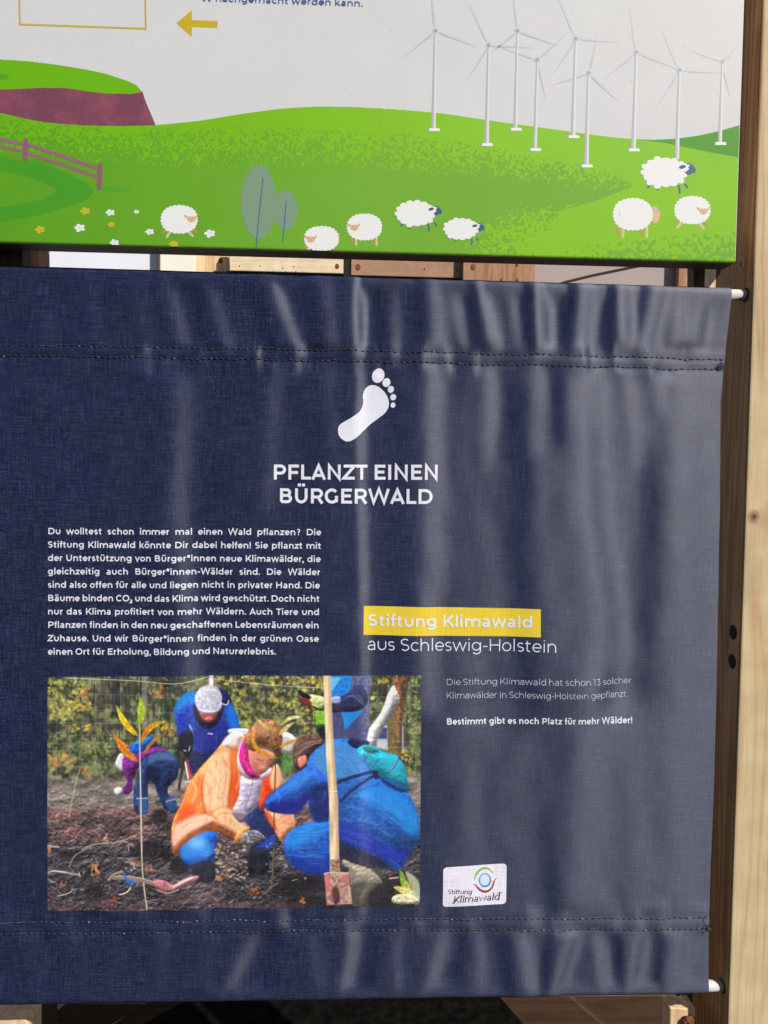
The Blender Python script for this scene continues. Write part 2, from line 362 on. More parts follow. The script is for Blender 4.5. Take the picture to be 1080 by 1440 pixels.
def glyph(c, s):
    h = s/2; X = 520
    dot = lambda x, y, r=.56: [(x-s*r, y), (x+s*r, y)]
    uml = {'ä': 'a', 'ö': 'o', 'ü': 'u', 'Ü': 'U'}
    if c in uml:
        adv, st = glyph(uml[c], s); y = 680 if c != 'Ü' else 860; m = adv/2
        return adv, st+[dot(m-105, y), dot(m+105, y)]
    T = {
    ' ': (265, []), '.': (230, [dot(115, h*1.1)]), ',': (230, [[(125, h*1.8), (85, -130)]]),
    '!': (270, [[(135, 700), (135, 215)], dot(135, h*1.1)]), '-': (390, [[(60, 265), (330, 265)]]),
    '*': (430, [[(215, 720), (215, 380)], [(68, 635), (362, 465)], [(68, 465), (362, 635)]]),
    '?': (570, [el(275, 510, 195-h, 192-h, 150, -40)+[(285, 320), (275, 215)], dot(275, h*1.1)]),
    '1': (370, [[(40, 700-h), (235-h, 700-h), (235-h, 0)]]),
    '2': (590, [el(270, 490, 215-h, 210-h, 150, -35)+[(70, h), (520, h)]]),
    '3': (590, [[(60, 700-h), (490-h, 700-h), (285, 430)]+el(285, 212, 240-h, 218-h, 88, -140)]),
    'a': (600, [el(295, 330, 215-h, 205-h, 150, 0)+[(510-h, 0)], [(510-h, 308-h), (255, 308-h)]+el(250, 150, 203-h, 158-h, 90, 270)+el(300, 150, 210-h, 158-h, 270, 340)]),
    'b': (685, [[(75+h, 742), (75+h, 0)], el(362, 260, 283-h, 268-h, 0, 360)]),
    'c': (575, [el(318, 260, 275-h, 268-h, 42, 318)]),
    'd': (685, [[(610-h, 742), (610-h, 0)], el(322, 260, 283-h, 268-h, 0, 360)]),
    'e': (615, [[(48+h, 255), (588-h, 255)]+el(318, 260, 272-h, 268-h, 0, 316)]),
    'f': (360, [[(112+h, 0), (112+h, 590)]+el(255+h*.5, 590, 143-h*.5, 160-h, 180, 75), [(30, X-h), (330, X-h)]]),
    'g': (690, [el(318, 272, 280-h, 255-h, 0, 360), [(612-h, X), (612-h, 20)]+el(330, 10, 282-h, 210-h, 0, -145)]),
    'h': (678, [[(75+h, 742), (75+h, 0)], el(338, 285, 262-h, 243-h, 180, 0)+[(600-h, 0)]]),
    'i': (280, [[(140, X), (140, 0)], dot(140, 680, .6)]),
    'j': (284, [[(142, X), (142, -60)], dot(142, 680, .6)]),
    'k': (610, [[(75+h, 742), (75+h, 0)], [(490, X), (75+h, 130)], [(250, 300), (545, 0)]]),
    'l': (280, [[(140, 742), (140, 0)]]),
    'm': (1050, [[(75+h, X), (75+h, 0)], el(300, 300, 225-h*.4, 228-h, 180, 0)+[(525, 0)], el(750, 300, 225-h*.4, 228-h, 180, 0)+[(975-h, 0)]]),
    'n': (678, [[(75+h, X), (75+h, 0)], el(338, 285, 262-h, 243-h, 180, 0)+[(600-h, 0)]]),
    'o': (641, [el(320, 260, 278-h, 268-h, 0, 360)]),
    'p': (685, [[(75+h, X), (75+h, -194)], el(362, 260, 283-h, 268-h, 0, 360)]),
    'q': (685, [[(610-h, X), (610-h, -194)], el(322, 260, 283-h, 268-h, 0, 360)]),
    'r': (410, [[(75+h, X), (75+h, 0)], el(320, 270, 245-h, 258-h, 178, 82)]),
    's': (505, [el(255, 260+(268-h)/2, 200-h, (268-h)/2, 38, 270)[:-1]+el(250, 260-(268-h)/2, 200-h, (268-h)/2, 90, -142)]),
    't': (420, [[(112+h, 640), (112+h, 150)]+el(255+h*.5, 150, 143-h*.5, 158-h, 180, 290), [(30, X-h), (345, X-h)]]),
    'u': (675, [[(75+h, X), (75+h, 235)]+el(338, 235, 262-h, 243-h, 180, 360)+[(600-h, X)]]),
    'v': (555, [[(h*.9, X), (277, h*.6), (555-h*.9, X)]]),
    'w': (900, [[(h*1.1, X), (245, h*.6), (450, X-h*.6), (655, h*.6), (900-h*1.1, X)]]),
    'x': (550, [[(30+h, X), (520-h, 0)], [(520-h, X), (30+h, 0)]]),
    'y': (555, [[(h*.9, X), (285, 10)], [(555-h*.9, X), (245, -110), (170, -175), (60, -160)]]),
    'z': (515, [[(55, X-h), (450-h*.4, X-h), (70+h*.4, h), (465, h)]]),
    'A': (735, [[(10+h*.8, 0), (367, 700-h*.8), (725-h*.8, 0)], [(150, 195), (585, 195)]]),
    'B': (760, [[(430, 365), (90+h, 365)], [(90+h, h), (90+h, 700-h), (430, 700-h)]+el(430, 365+(335-h)/2, 212-h, (335-h)/2, 90, -90)[1:], [(90+h, h), (450, h)]+el(450, h+(365-h)/2, 240-h, (365-h)/2, -90, 90)[1:]]),
    'C': (730, [el(405, 350, 360-h, 358-h, 44, 316)]),
    'D': (840, [[(430, h), (90+h, h), (90+h, 700-h), (430, 700-h)]+el(430, 350, 365-h, 350-h, 90, -90)[1:]]),
    'E': (680, [[(620, 700-h), (90+h, 700-h), (90+h, h), (630, h)], [(90+h, 358), (570, 358)]]),
    'F': (640, [[(620, 700-h), (90+h, 700-h), (90+h, 0)], [(90+h, 330), (570, 330)]]),
    'G': (785, [el(405, 350, 360-h, 358-h, 44, 318), [(700-h, 60), (700-h, 360)]]),
    'H': (825, [[(90+h, 700), (90+h, 0)], [(735-h, 700), (735-h, 0)], [(90+h, 355), (735-h, 355)]]),
    'I': (315, [[(157, 700), (157, 0)]]),
    'K': (735, [[(90+h, 700), (90+h, 0)], [(650, 700), (90+h, 170)], [(320, 400), (690, 0)]]),
    'L': (600, [[(90+h, 700), (90+h, h), (580, h)]]),
    'M': (965, [[(90+h, 0), (90+h, 700-h*.3), (482, 170), (875-h, 700-h*.3), (875-h, 0)]]),
    'N': (825, [[(90+h, 0), (90+h, 700-h*.6), (735-h, h*.6), (735-h, 700)]]),
    'O': (865, [el(432, 350, 387-h, 358-h, 0, 360)]),
    'P': (725, [[(90+h, 0), (90+h, 700-h), (430, 700-h)]+el(430, 228+h+(472-2*h)/2, 255-h, (472-2*h)/2, 90, -90)[1:]+[(90+h, 228+h)]]),
    'R': (735, [[(90+h, 0), (90+h, 700-h), (430, 700-h)]+el(430, 228+h+(472-2*h)/2, 255-h, (472-2*h)/2, 90, -90)[1:]+[(90+h, 228+h)], [(470, 240), (655, 0)]]),
    'S': (640, [el(322, 350+(358-h)/2, 262-h, (358-h)/2, 38, 270)[:-1]+el(318, 350-(358-h)/2, 268-h, (358-h)/2, 90, -142)]),
    'T': (600, [[(12, 700-h), (588, 700-h)], [(300, 700), (300, 0)]]),
    'U': (800, [[(88+h, 700), (88+h, 300)]+el(400, 300, 312-h, 308-h, 180, 360)+[(712-h, 700)]]),
    'V': (715, [[(h*.8, 700), (357, h*.6), (715-h*.8, 700)]]),
    'W': (1120, [[(15+h, 700), (300, h*.7), (560, 690), (820, h*.7), (1105-h, 700)]]),
    'Z': (660, [[(60, 700-h), (590, 700-h), (70, h), (610, h)]]),
    }
    return T[c]

def stroke_quads(pts, wd, nib=None):
    """outline of a polyline as quads with mitred corners; nib=(angle, thin) gives a broad-pen contrast"""
    P = [np.array(pts[0], float)]
    for p in pts[1:]:
        if np.hypot(*(np.array(p, float)-P[-1])) > 1e-4: P.append(np.array(p, float))
    closed = len(P) > 3 and np.hypot(*(P[0]-P[-1])) < 1e-3
    if closed: P = P[:-1]
    n = len(P); L = []; R = []
    for i in range(n):
        a = P[i]-P[i-1] if (i > 0 or closed) else None
        b = P[(i+1) % n]-P[i] if (i < n-1 or closed) else None
        a = a/np.hypot(*a) if a is not None else None; b = b/np.hypot(*b) if b is not None else None
        if a is None: a = b
        if b is None: b = a
        t = a+b
        if np.hypot(*t) < .2: t = a
        t = t/np.hypot(*t); nn = np.array([-t[1], t[0]])
        c = max(.42, float(np.dot(nn, [-a[1], a[0]])))
        hw = wd/2/c
        if nib:
            hw = wd/2*(nib[1]+(1-nib[1])*abs(math.sin(math.atan2(t[1], t[0])-nib[0])))
        L.append(P[i]+nn*hw); R.append(P[i]-nn*hw)
    V = L+R; Fc = [(i, (i+1) % n, (i+1) % n+n, i+n) for i in range(n if closed else n-1)]
    return V, Fc

class Letters:
    """collects strokes in picture units, to be laid on a surface"""
    def __init__(s): s.V = []; s.F = []; s.O = []; s.k = 0
    def stroke(s, pts, wd, nib=None):
        V, Fc = stroke_quads(pts, wd, nib); b = len(s.V)
        s.V += [tuple(v) for v in V]; s.F += [tuple(b+i for i in f) for f in Fc]; s.O += [s.k % 7]*len(V); s.k += 1
    def width(s, txt, wt, track=0): return sum(glyph(c, wt)[0]+track for c in txt)-track
    def text(s, txt, x0, y0, x1, y1, cap, wt, justify=False, size_x=None, shear=0, nib=None, upm=700.0):
        """line from (x0,y0) to (x1,y1) on the baseline, capital height cap"""
        sc = cap/upm; L = math.hypot(x1-x0, y1-y0); ux, uy = (x1-x0)/L, (y1-y0)/L
        W = s.width(txt, wt); gaps = txt.count(' '); sx = sc; extra = 0
        if justify:
            if size_x: sx = size_x*sc
            extra = (L/sx-W)/gaps if gaps else 0
            if extra < -45: sx = L/(W-45*gaps); extra = -45
        else: sx = L/W
        x = 0
        for c in txt:
            adv, st = glyph(c, wt)
            for p in st:
                q = [((x+a+shear*b)*sx, b*sc) for a, b in p]
                q = [(x0+a*ux+b*uy, y0+a*uy-b*ux) for a, b in q]
                s.stroke(q, wt*(sc*.65+sx*.35), nib)
            x += adv+(extra if c == ' ' else 0)

# ------------------------------------------------------------------ setting
k = N('dark_soil'); g_ = k.n('NewGeometry'); nz = k.n('TexNoise'); nz.inputs['Scale'].default_value = 30; nz.inputs['Detail'].default_value = 8
k.l(g_.outputs['Position'], nz.inputs['Vector'])
k.l(k.ramp(nz.outputs[0], [(.3, (.003, .003, .003)), (.7, (.011, .010, .008))]), k.b.inputs['Base Color'])
k.b.inputs['Roughness'].default_value = 1; k.b.inputs['Specular IOR Level'].default_value = 0; k.bump(nz.outputs[0], .8, .02)
ground = mesh_obj('ground', [(-60, -60, 0), (60, -60, 0), (60, 60, 0), (-60, 60, 0)], [(0, 1, 2, 3)], k.m); tag(ground, kind='structure')

# ------------------------------------------------------------------ timber post with bore holes
YB = 0.022                      # front face of the hanging cloth
YF = 0.012                      # front face of the posts
PX = float(world(1075, 0, YF)[0]+world(1023, 1440, YF)[0])/2      # inner edge of the right post
TR = .0078
ZT_TOP = float(world(1035, 412.5, YB)[1]); ZT_BOT = float(world(1003, 1392.0, YB)[1])
kx, kz = world(1060, 727, 0.012); hz = []
PINE = [lin(222, 202, 162), lin(214, 190, 150), lin(196, 156, 116)]
SHADEPINE = [lin(206, 156, 104), lin(176, 124, 76), lin(124, 84, 48)]  # same pine with the shade of the inner side put into its colour
kn_z1 = float(world(1053, 371, .045)[1])
M_POST = wood('pine_post', *PINE, knots=[(float(kx), .012, float(kz), .0105), (PX+.14, .012, 2.1, .02), (PX, .048, kn_z1, .011)], seed=3.1)
M_SIDE = wood('shaded_pine', *SHADEPINE, seed=5.2, knots=[(PX, .048, kn_z1, .011)])
M_HOLE = plain('bore_hole_dark', (.008, .006, .004), .9)

def post(x_in, sgn, label):
    e = empty('timber_post', (x_in+sgn*.06, .05, 0), label, 'post', 'timber posts that hold the banner tubes')
    x0, x1 = sorted((x_in, x_in+sgn*.12))
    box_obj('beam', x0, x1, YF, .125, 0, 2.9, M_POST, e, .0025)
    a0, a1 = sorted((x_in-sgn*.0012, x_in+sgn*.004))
    box_obj('shaded_side_skin', a0, a1, YF+.0035, .1245, 0, 2.89, M_SIDE, e, .0005)  # added skin whose darker wood stands for shade on the inner face
    for zc in (float(world(1036, 889, .034)[1]), float(world(1034, 930, .034)[1]), ZT_TOP, ZT_BOT):
        ye = .034 if 1.2 < zc < 1.6 else YB+TR+.0018
        bm = bmesh.new(); r = .0095 if ye == .034 else TR+.0008; n = 24; ring = []
        for q, (rr, dep) in enumerate(((r+.0015, -.0006), (r, -.0002), (r*.93, .0002))):
            ring.append([bm.verts.new((x_in-sgn*(.0015+q*.0002), ye+rr*math.cos(2*math.pi*i/n), zc+rr*math.sin(2*math.pi*i/n))) for i in range(n)])
        for q in (0, 1):
            for i in range(n): bm.faces.new((ring[q][i], ring[q][(i+1) % n], ring[q+1][(i+1) % n], ring[q+1][i]))
        bm.faces.new(ring[2])
        bm_obj('bore_hole', bm, M_HOLE, e)
    return e
post(PX, 1, 'pale pine post with a round knot, at the right beside the banner')
post(-0.80, -1, 'pale pine post beyond the left end of the banner')

# ------------------------------------------------------------------ tubes
k = N('brushed_aluminium'); k.b.inputs['Base Color'].default_value = (.86, .86, .87, 1); k.b.inputs['Metallic'].default_value = .25
k.b.inputs['Roughness'].default_value = .38; g_ = k.n('NewGeometry'); mp_ = k.n('Mapping'); mp_.inputs['Scale'].default_value = (30, 900, 900)
k.l(g_.outputs['Position'], mp_.inputs[0]); nz = k.n('TexNoise'); nz.inputs['Scale'].default_value = 1; k.l(mp_.outputs[0], nz.inputs['Vector']); k.bump(nz.outputs[0], .15, .0003)
M_ALU = k.m
def tube(zc, label):
    bm = bmesh.new(); n = 32; prof = []
    for (x, r) in ((-.81, TR-.0012), (-.81, TR), (PX+.012, TR), (PX+.012, TR-.0012)):
        prof.append([bm.verts.new((x, YB+TR+.0018+r*math.cos(2*math.pi*i/n), zc+r*math.sin(2*math.pi*i/n))) for i in range(n)])
    for q in range(4):
        a, b = prof[q], prof[(q+1) % 4]
        for i in range(n): bm.faces.new((a[i], a[(i+1) % n], b[(i+1) % n], b[i]))
    bmesh.ops.recalc_face_normals(bm, faces=bm.faces)
    o = bm_obj('metal_tube', bm, M_ALU, None, True); tag(o, label, 'tube', 'metal tubes threaded through the banner hems')
tube(ZT_TOP, 'silver metal tube sticking out of the top hem of the blue banner')
tube(ZT_BOT, 'silver metal tube sticking out of the bottom hem of the blue banner')

# ------------------------------------------------------------------ cloth surface: folds as a height field over the picture grid
XS = np.arange(-330, 1061, 2.0); YS = np.arange(360, 1431, 3.0)
GX, GY = np.meshgrid(XS, YS)
slope = np.zeros_like(GX)
def fold(path, width, amp, fade=25, w2=None):
    """bright streak: the cloth turns towards the sun along path [(x,y)...]"""
    global slope
    ys = [p[1] for p in path]; xs = [p[0] for p in path]
    cx = np.interp(YS, ys, xs)[:, None]
    fd = 1/(1+np.exp(-(YS-ys[0])/fade*4))*1/(1+np.exp((YS-ys[-1])/fade*4)); fd = fd[:, None]
    wd = np.interp(YS, ys, [width, w2 or width][0:1]*len(ys))[:, None] if w2 is None else np.interp(YS, [ys[0], ys[-1]], [width, w2])[:, None]
    slope += amp*fd*np.exp(-((GX-cx)/wd)**2)
# body of the banner
fold([(262, 520), (252, 700), (268, 900), (280, 1180), (285, 1290)], 26, .17, 40)
fold([(395, 500), (385, 600), (380, 720)], 16, .10, 40)
fold([(330, 560), (345, 800)], 18, .04, 50)
fold([(508, 395), (510, 700), (516, 950), (512, 1290), (500, 1310)], 9, .19, 25)
fold([(465, 500), (470, 640)], 12, .06, 40)
fold([(612, 500), (616, 600), (612, 800), (600, 1000)], 19, .15, 40)
fold([(690, 505), (694, 560), (690, 660)], 13, .11, 35)
fold([(765, 505), (760, 560), (755, 640)], 14, .08, 35)
fold([(836, 520), (840, 700), (862, 860), (856, 1000)], 27, .20, 40)
fold([(850, 950), (838, 1100), (830, 1290)], 34, .13, 50)
fold([(880, 500), (893, 560), (900, 660)], 12, .12, 30)
fold([(905, 900), (900, 1100), (905, 1290)], 22, .08, 60)
fold([(985, 520), (980, 800), (970, 1100), (968, 1290)], 34, .10, 60)
fold([(930, 510), (934, 580)], 9, .09, 25)
fold([(660, 900), (670, 1100), (672, 1290)], 32, .07, 60)
fold([(735, 1050), (742, 1290)], 25, .05, 60)
fold([(180, 560), (170, 900), (190, 1290)], 30, .05, 60)
fold([(90, 560), (100, 900), (80, 1290)], 26, .035, 60)
fold([(20, 560), (10, 1290)], 20, .03, 60)
fold([(730, 540), (728, 760), (745, 1000)], 22, -.10, 50)
fold([(920, 640), (915, 820), (905, 1000)], 22, -.09, 60)
fold([(560, 540), (565, 1290)], 22, -.05, 50)
fold([(440, 540), (445, 900)], 22, -.04, 50)
fold([(783, 520), (786, 620)], 10, -.10, 30)
fold([(770, 1150), (780, 1290)], 14, -.07, 40)
# top hem: short, slightly slanted puckers
for x0, x1, wd, am in ((60, 75, 12, .05), (130, 140, 12, .06), (200, 208, 14, .08), (240, 263, 15, .15), (298, 326, 13, .13), (388, 422, 14, .18), (462, 470, 13, .12),
                       (508, 508, 13, .22), (558, 560, 12, .13), (612, 622, 15, .16), (640, 655, 11, .14), (678, 702, 12, .20), (722, 735, 10, .10),
                       (765, 770, 15, .26), (835, 822, 14, .18), (882, 888, 15, .22), (938, 915, 13, .20), (965, 957, 10, .14), (1000, 985, 12, .18)):
    fold([(x0, 392), (x1, 492)], wd, am, 18)
for x0, x1, wd, am in ((355, 382, 12, -.10), (275, 290, 10, -.09), (430, 445, 12, -.09), (535, 535, 9, -.10), (590, 590, 9, -.1), (662, 672, 9, -.14), (740, 745, 11, -.2),
                       (800, 795, 11, -.18), (860, 855, 10, -.16), (905, 895, 8, -.13)):
    fold([(x0, 400), (x1, 490)], wd, am, 18)
# bottom hem
for x0, x1, wd, am in ((50, 58, 14, .06), (105, 112, 12, .05), (165, 162, 13, .08), (235, 228, 12, .08), (362, 322, 15, .20), (300, 292, 11, .08), (502, 486, 12, .26), (440, 450, 11, .08),
                       (560, 562, 10, .12), (628, 606, 12, .20), (678, 680, 10, .12), (738, 752, 12, .20), (812, 784, 13, .27), (842, 856, 10, .20),
                       (905, 892, 12, .22), (960, 958, 14, .14)):
    fold([(x0, 1312), (x1, 1398)], wd, am, 16)
for x0, x1, wd, am in ((395, 372, 11, -.12), (530, 520, 10, -.12), (655, 640, 9, -.12), (710, 715, 10, -.14), (775, 765, 8, -.14), (870, 872, 8, -.16), (930, 925, 9, -.14)):
    fold([(x0, 1314), (x1, 1392)], wd, am, 16)
# little gathers at the seams, growing towards the right edge
rs = np.random.default_rng(5)
for ys_, dn in ((497, 30), (1302, -26)):
    for i in range(58):
        x = rs.uniform(-300, 1015); kx_ = .25+.75*max(0, x)/1010
        d = rs.uniform(.5, 1.3)*dn
        fold([(x, ys_-dn*.4), (x+rs.uniform(-6, 6), ys_+d)] if dn > 0 else [(x+rs.uniform(-6, 6), ys_+d), (x, ys_-dn*.4)], rs.uniform(4, 8), rs.uniform(.06, .22)*kx_, 9)
for i in range(22):
    x = rs.uniform(-330, 0); fold([(x, 400), (x+8, 1390)], rs.uniform(10, 20), rs.uniform(-.06, .08), 30)
slope *= np.interp(GX, [0, 300, 460, 600, 760, 1060], [2.1, 1.9, 1.55, 1.35, 1.5, 1.6])
hgt = -np.cumsum(slope, axis=1)*2.0e-3
trend = hgt.copy()
def smooth_rows(a, r):
    p = np.pad(a, ((0, 0), (r+1, r)), mode='edge')
    # edge slope continued so that the trend does not flatten at the right edge
    c = np.cumsum(p, axis=1); return (c[:, 2*r+1:]-c[:, :-(2*r+1)])/(2*r+1)
t1 = smooth_rows(smooth_rows(hgt, 38), 38)
hgt = hgt-t1
hgt = blur(hgt, 1)
# seams pull the cloth in a little, hems are thicker
def seam_y(i, x):
    P = {0: ([0, 540, 1015], [485, 493.5, 505]), 1: ([0, 540, 1015], [499.5, 508.5, 519.5]),
         2: ([0, 540, 1000], [1299, 1293.5, 1291]), 3: ([0, 540, 1000], [1314.5, 1308.5, 1307])}[i]
    x = np.asarray(x, float); y = np.interp(x, *P)
    y = np.where(x < 0, P[1][0]+(P[1][1]-P[1][0])/540*x, y)
    return y + .7*np.sin(x*.047+i)+.5*np.sin(x*.113+i*2)
for i in range(4):
    hgt += -.0007*np.exp(-((GY-seam_y(i, GX))/3.2)**2)
mid = ((GY > seam_y(1, GX)) & (GY < seam_y(2, GX))).astype(float)
hgt += -.0009*blur(mid, 1)
low = blur(rs.standard_normal(hgt.shape), 6); low = blur(low, 5); hgt += low/low.std()*.00022

def top_y(x): return 372+(403.5-372)/1028*np.asarray(x, float)
def bot_y(x): return np.interp(x, [-330, 0, 540, 997, 1060], [1421, 1417, 1409, 1401, 1400])
# over the tubes the cloth cannot sink behind them
tub = np.exp(-((GY-(top_y(GX)+9))/16)**2)+np.exp(-((GY-(bot_y(GX)-9))/12)**2)
hgt = hgt*(1-tub)+tub*.5*(hgt+np.sqrt(hgt**2+.0006**2))

def h_at(px, py):
    fx = np.clip((np.asarray(px, float)-XS[0])/2.0, 0, len(XS)-1.001); fy = np.clip((np.asarray(py, float)-YS[0])/3.0, 0, len(YS)-1.001)
    i = fx.astype(int); j = fy.astype(int); a = fx-i; b = fy-j
    return (hgt[j, i]*(1-a)+hgt[j, i+1]*a)*(1-b)+(hgt[j+1, i]*(1-a)+hgt[j+1, i+1]*a)*b

def on_cloth(px, py, off=0.0):
    px = np.asarray(px, float); py = np.asarray(py, float)
    X, Z = world(px, py, YB)
    return np.stack([X, YB-h_at(px, py)-off, Z], -1)

def right_x(y): return np.interp(y, [372, 405, 450, 500, 522, 545, 700, 1000, 1100, 1200, 1290, 1310, 1403], [1030, 1028.5, 1024, 1018.5, 1017, 1015, 1013.5, 1008.5, 1006, 1002, 998.5, 997.5, 997])
LEFT = -235.0
banner = empty('hanging_banner', (0.0, YB, ZT_BOT), 'dark navy fabric banner with white lettering and a photo print, stretched between two tubes', 'banner')
NX, NY = 560, 380
sx = np.linspace(0, 1, NX); sy = np.linspace(0, 1, NY)
V = []; UV = []; rows = []
def row(vy_fun, depth_fun):
    pass
xx = np.zeros((NY, NX)); yy = np.zeros((NY, NX))
for j in range(NY):
    y_mid = 388+(1401-388)*sy[j]
    xr = right_x(y_mid); x = LEFT+(xr-LEFT)*sx
    ty = top_y(x)+9.0; by = bot_y(x)-9.0
    xx[j] = x; yy[j] = ty+(by-ty)*sy[j]
front = on_cloth(xx, yy)
edge_t = np.linspace(0, 1, NY)
verts = []; uvm = []
def arc_rows(top):
    """cloth rolls over the tube and comes down behind it as the hem's inner layer"""
    j = 0 if top else NY-1; zc_sign = 1 if top else -1
    out = []; uvs = []
    f = front[j]; R = TR+.0018
    for i in range(1, 12):
        a = math.pi*i/11
        y = YB+R-R*math.cos(a); z = f[:, 2]+zc_sign*R*math.sin(a)
        hh = (f[:, 1]-YB)*math.cos(a/2)**2
        out.append(np.stack([f[:, 0], y+hh, z], -1)); uvs.append(zc_sign*(R*a*1000))
    for i in range(1, 7):
        d = .018*i; y = YB+2*R-(2*R-.0015)*min(1, i/5.0); z = f[:, 2]-zc_sign*d
        X = f[:, 0]-.0012*i*(np.linspace(0, 1, NX)**6); out.append(np.stack([X, np.full(NX, y)+.001-np.interp(f[:, 0], f[:, 0], h_at(xx[j], yy[j]+zc_sign*d*1000))*0.9, z], -1)); uvs.append(zc_sign*(R*math.pi*1000+d*1000))
    return out, uvs
to, tu = arc_rows(True); bo, bu = arc_rows(False)
stack = to[::-1]+[front[j] for j in range(NY)]+bo
Zmm = [front[0][:, 2]*1000+u for u in tu[::-1]]+[front[j][:, 2]*1000 for j in range(NY)]+[front[-1][:, 2]*1000+u for u in bu]
A = np.array(stack); U = np.stack([A[..., 0]*1000, np.array(Zmm)], -1)
nr = len(stack); idx = np.arange(nr*NX).reshape(nr, NX)
q = np.stack([idx[:-1, :-1], idx[1:, :-1], idx[1:, 1:], idx[:-1, 1:]], -1).reshape(-1, 4)
cloth = mesh_obj('cloth', A.reshape(-1, 3), q.tolist(), M_NAVY, banner, True, U.reshape(-1, 2))

# stitches
M_THREAD = plain('black_thread', (.012, .013, .016), .55, nscale=900, namt=.5)
M_THREADGLINT = plain('thread_glint', (.25, .24, .2), .5)  # glints on the black thread, painted as pale faces
def stitches(i):
    V = []; Fq = []; x = LEFT+4
    r_ = np.random.default_rng(40+i)
    while True:
        y = float(seam_y(i, x))
        if x > float(right_x(y))-3: break
        L = r_.uniform(5.0, 7.2); dy = r_.uniform(-.6, .6); tt = r_.uniform(-.9, .9)
        n = 5; wd = r_.uniform(.75, 1.15)
        b = len(V)
        for s_ in range(n):
            t = s_/(n-1); px = x+L*t; py = float(seam_y(i, px))+dy+tt*(t-.5)
            lift = .0010*math.sin(math.pi*t)+.0001
            for (o1, o2) in ((-wd, 0), (-wd*.5, .0006), (wd*.5, .0006), (wd, 0)):
                p = on_cloth(px, py+o1*(1 if 0 < s_ < n-1 else .4), lift+o2-.0003); V.append(p)
        for s_ in range(n-1):
            for q_ in range(3):
                a = b+s_*4+q_; Fq.append((a, a+1, a+5, a+4))
        x += L+r_.uniform(1.6, 3.0)
    o = mesh_obj('stitch_row', V, Fq, M_THREAD, banner, True); o['kind'] = 'stuff'
    o.data.materials.append(M_THREADGLINT); ns = len(Fq)//12
    mi = np.zeros((ns, 4, 3), np.int32)
    for s_ in range(ns):
        if r_.random() < .18: mi[s_, [0, 3][r_.integers(2)], :] = 1
    o.data.polygons.foreach_set('material_index', mi.ravel())
    return o
for i in range(4): stitches(i)
# frayed thread ends at the right end of the seams
for i, (bx_, by_) in enumerate(((1014, 519), (1013, 512), (995, 1297), (994, 1306))):
    r_ = np.random.default_rng(i+90); bm = bmesh.new()
    for q_ in range(6):
        p = np.array([bx_+r_.uniform(-7, 0), by_+r_.uniform(-4, 4)]); prev = None; ang = r_.uniform(-1.2, 1.2)
        for s_ in range(6):
            c = on_cloth(p[0], p[1], .0008+.0006*math.sin(s_*1.9)); ring = [bm.verts.new(Vector(c)+Vector((0, .00035*math.cos(t), .00035*math.sin(t)))) for t in (0, 2.1, 4.2)]
            if prev:
                for t in range(3): bm.faces.new((prev[t], prev[(t+1) % 3], ring[(t+1) % 3], ring[t]))
            prev = ring; ang += r_.uniform(-.9, .9); p += 1.5*np.array([math.cos(ang), math.sin(ang)])
    bm_obj('loose_thread', bm, M_THREAD, banner)

def cloth_letters(name, Lt, mat, label=None, off=.00045):
    v = np.array(Lt.V); o_ = np.array(Lt.O)*.00003
    X, Z = world(v[:, 0], v[:, 1], YB)
    o = mesh_obj(name, on_cloth(v[:, 0], v[:, 1], off+o_), Lt.F, mat, banner, True, np.stack([X*1000, Z*1000], -1))
    if label: o['label'] = label
    return o

L_ = Letters()
L_.text('PFLANZT EINEN', 382.5, 674.3, 618, 674.8, 21.2, 140)
L_.text('BÜRGERWALD', 391, 707.6, 609.5, 708.8, 21.0, 140)
cloth_letters('heading_lettering', L_, M_WHITEPRINT, 'bold white capitals PFLANZT EINEN BÜRGERWALD')
L_ = Letters()
body = ['Du wolltest schon immer mal einen Wald pflanzen? Die', 'Stiftung Klimawald könnte Dir dabei helfen! Sie pflanzt mit',
        'der Unterstützung von Bürger*innen neue Klimawälder, die', 'gleichzeitig auch Bürger*innen-Wälder sind. Die Wälder',
        'sind also offen für alle und liegen nicht in privater Hand. Die', 'Bäume binden CO@ und das Klima wird geschützt. Doch nicht',
        'nur das Klima profitiert von mehr Wäldern. Auch Tiere und', 'Pflanzen finden in den neu geschaffenen Lebensräumen ein',
        'Zuhause. Und wir Bürger*innen finden in der grünen Oase', 'einen Ort für Erholung, Bildung und Naturerlebnis.']
_g = glyph
def glyph(c, s):
    if c == '@':                                   # the lowered 2 of CO2
        return 330, [[(a*.5+20, b*.5-170) for a, b in p] for p in _g('2', s*.9)[1]]
    return _g(c, s)
for i, t in enumerate(body):
    y = 751.2+i*18.82; xr = [452, 452, 451.4, 450.8, 450.2, 449.8, 449.4, 449, 448.8, 388.5][i]
    L_.text(t, 66.8, y, xr, y+[1.6, 1.8, 1.6, 1.2, 1.0, 1.0, .8, .6, .8, .2][i], 8.9, 128, justify=True, size_x=.985)
cloth_letters('body_lettering', L_, M_WHITEPRINT, 'white body text of ten justified lines')
L_ = Letters(); L_.text('aus Schleswig-Holstein', 516, 914.2, 783, 917.2, 16.8, 62)
cloth_letters('subtitle_lettering', L_, M_WHITEPRINT, 'thin white line aus Schleswig-Holstein')
L_ = Letters()
L_.text('Die Stiftung Klimawald hat schon 13 solcher', 627.6, 963.8, 891, 962.4, 8.7, 60, justify=True, size_x=1.03)
L_.text('Klimawälder in Schleswig-Holstein gepflanzt.', 627.6, 982.6, 886, 981.2, 8.7, 60)
cloth_letters('side_lettering', L_, M_THINPRINT, 'two thin pale lines at the right')
L_ = Letters(); L_.text('Bestimmt gibt es noch Platz für mehr Wälder!', 627.6, 1018.8, 890.6, 1017.6, 8.9, 138)
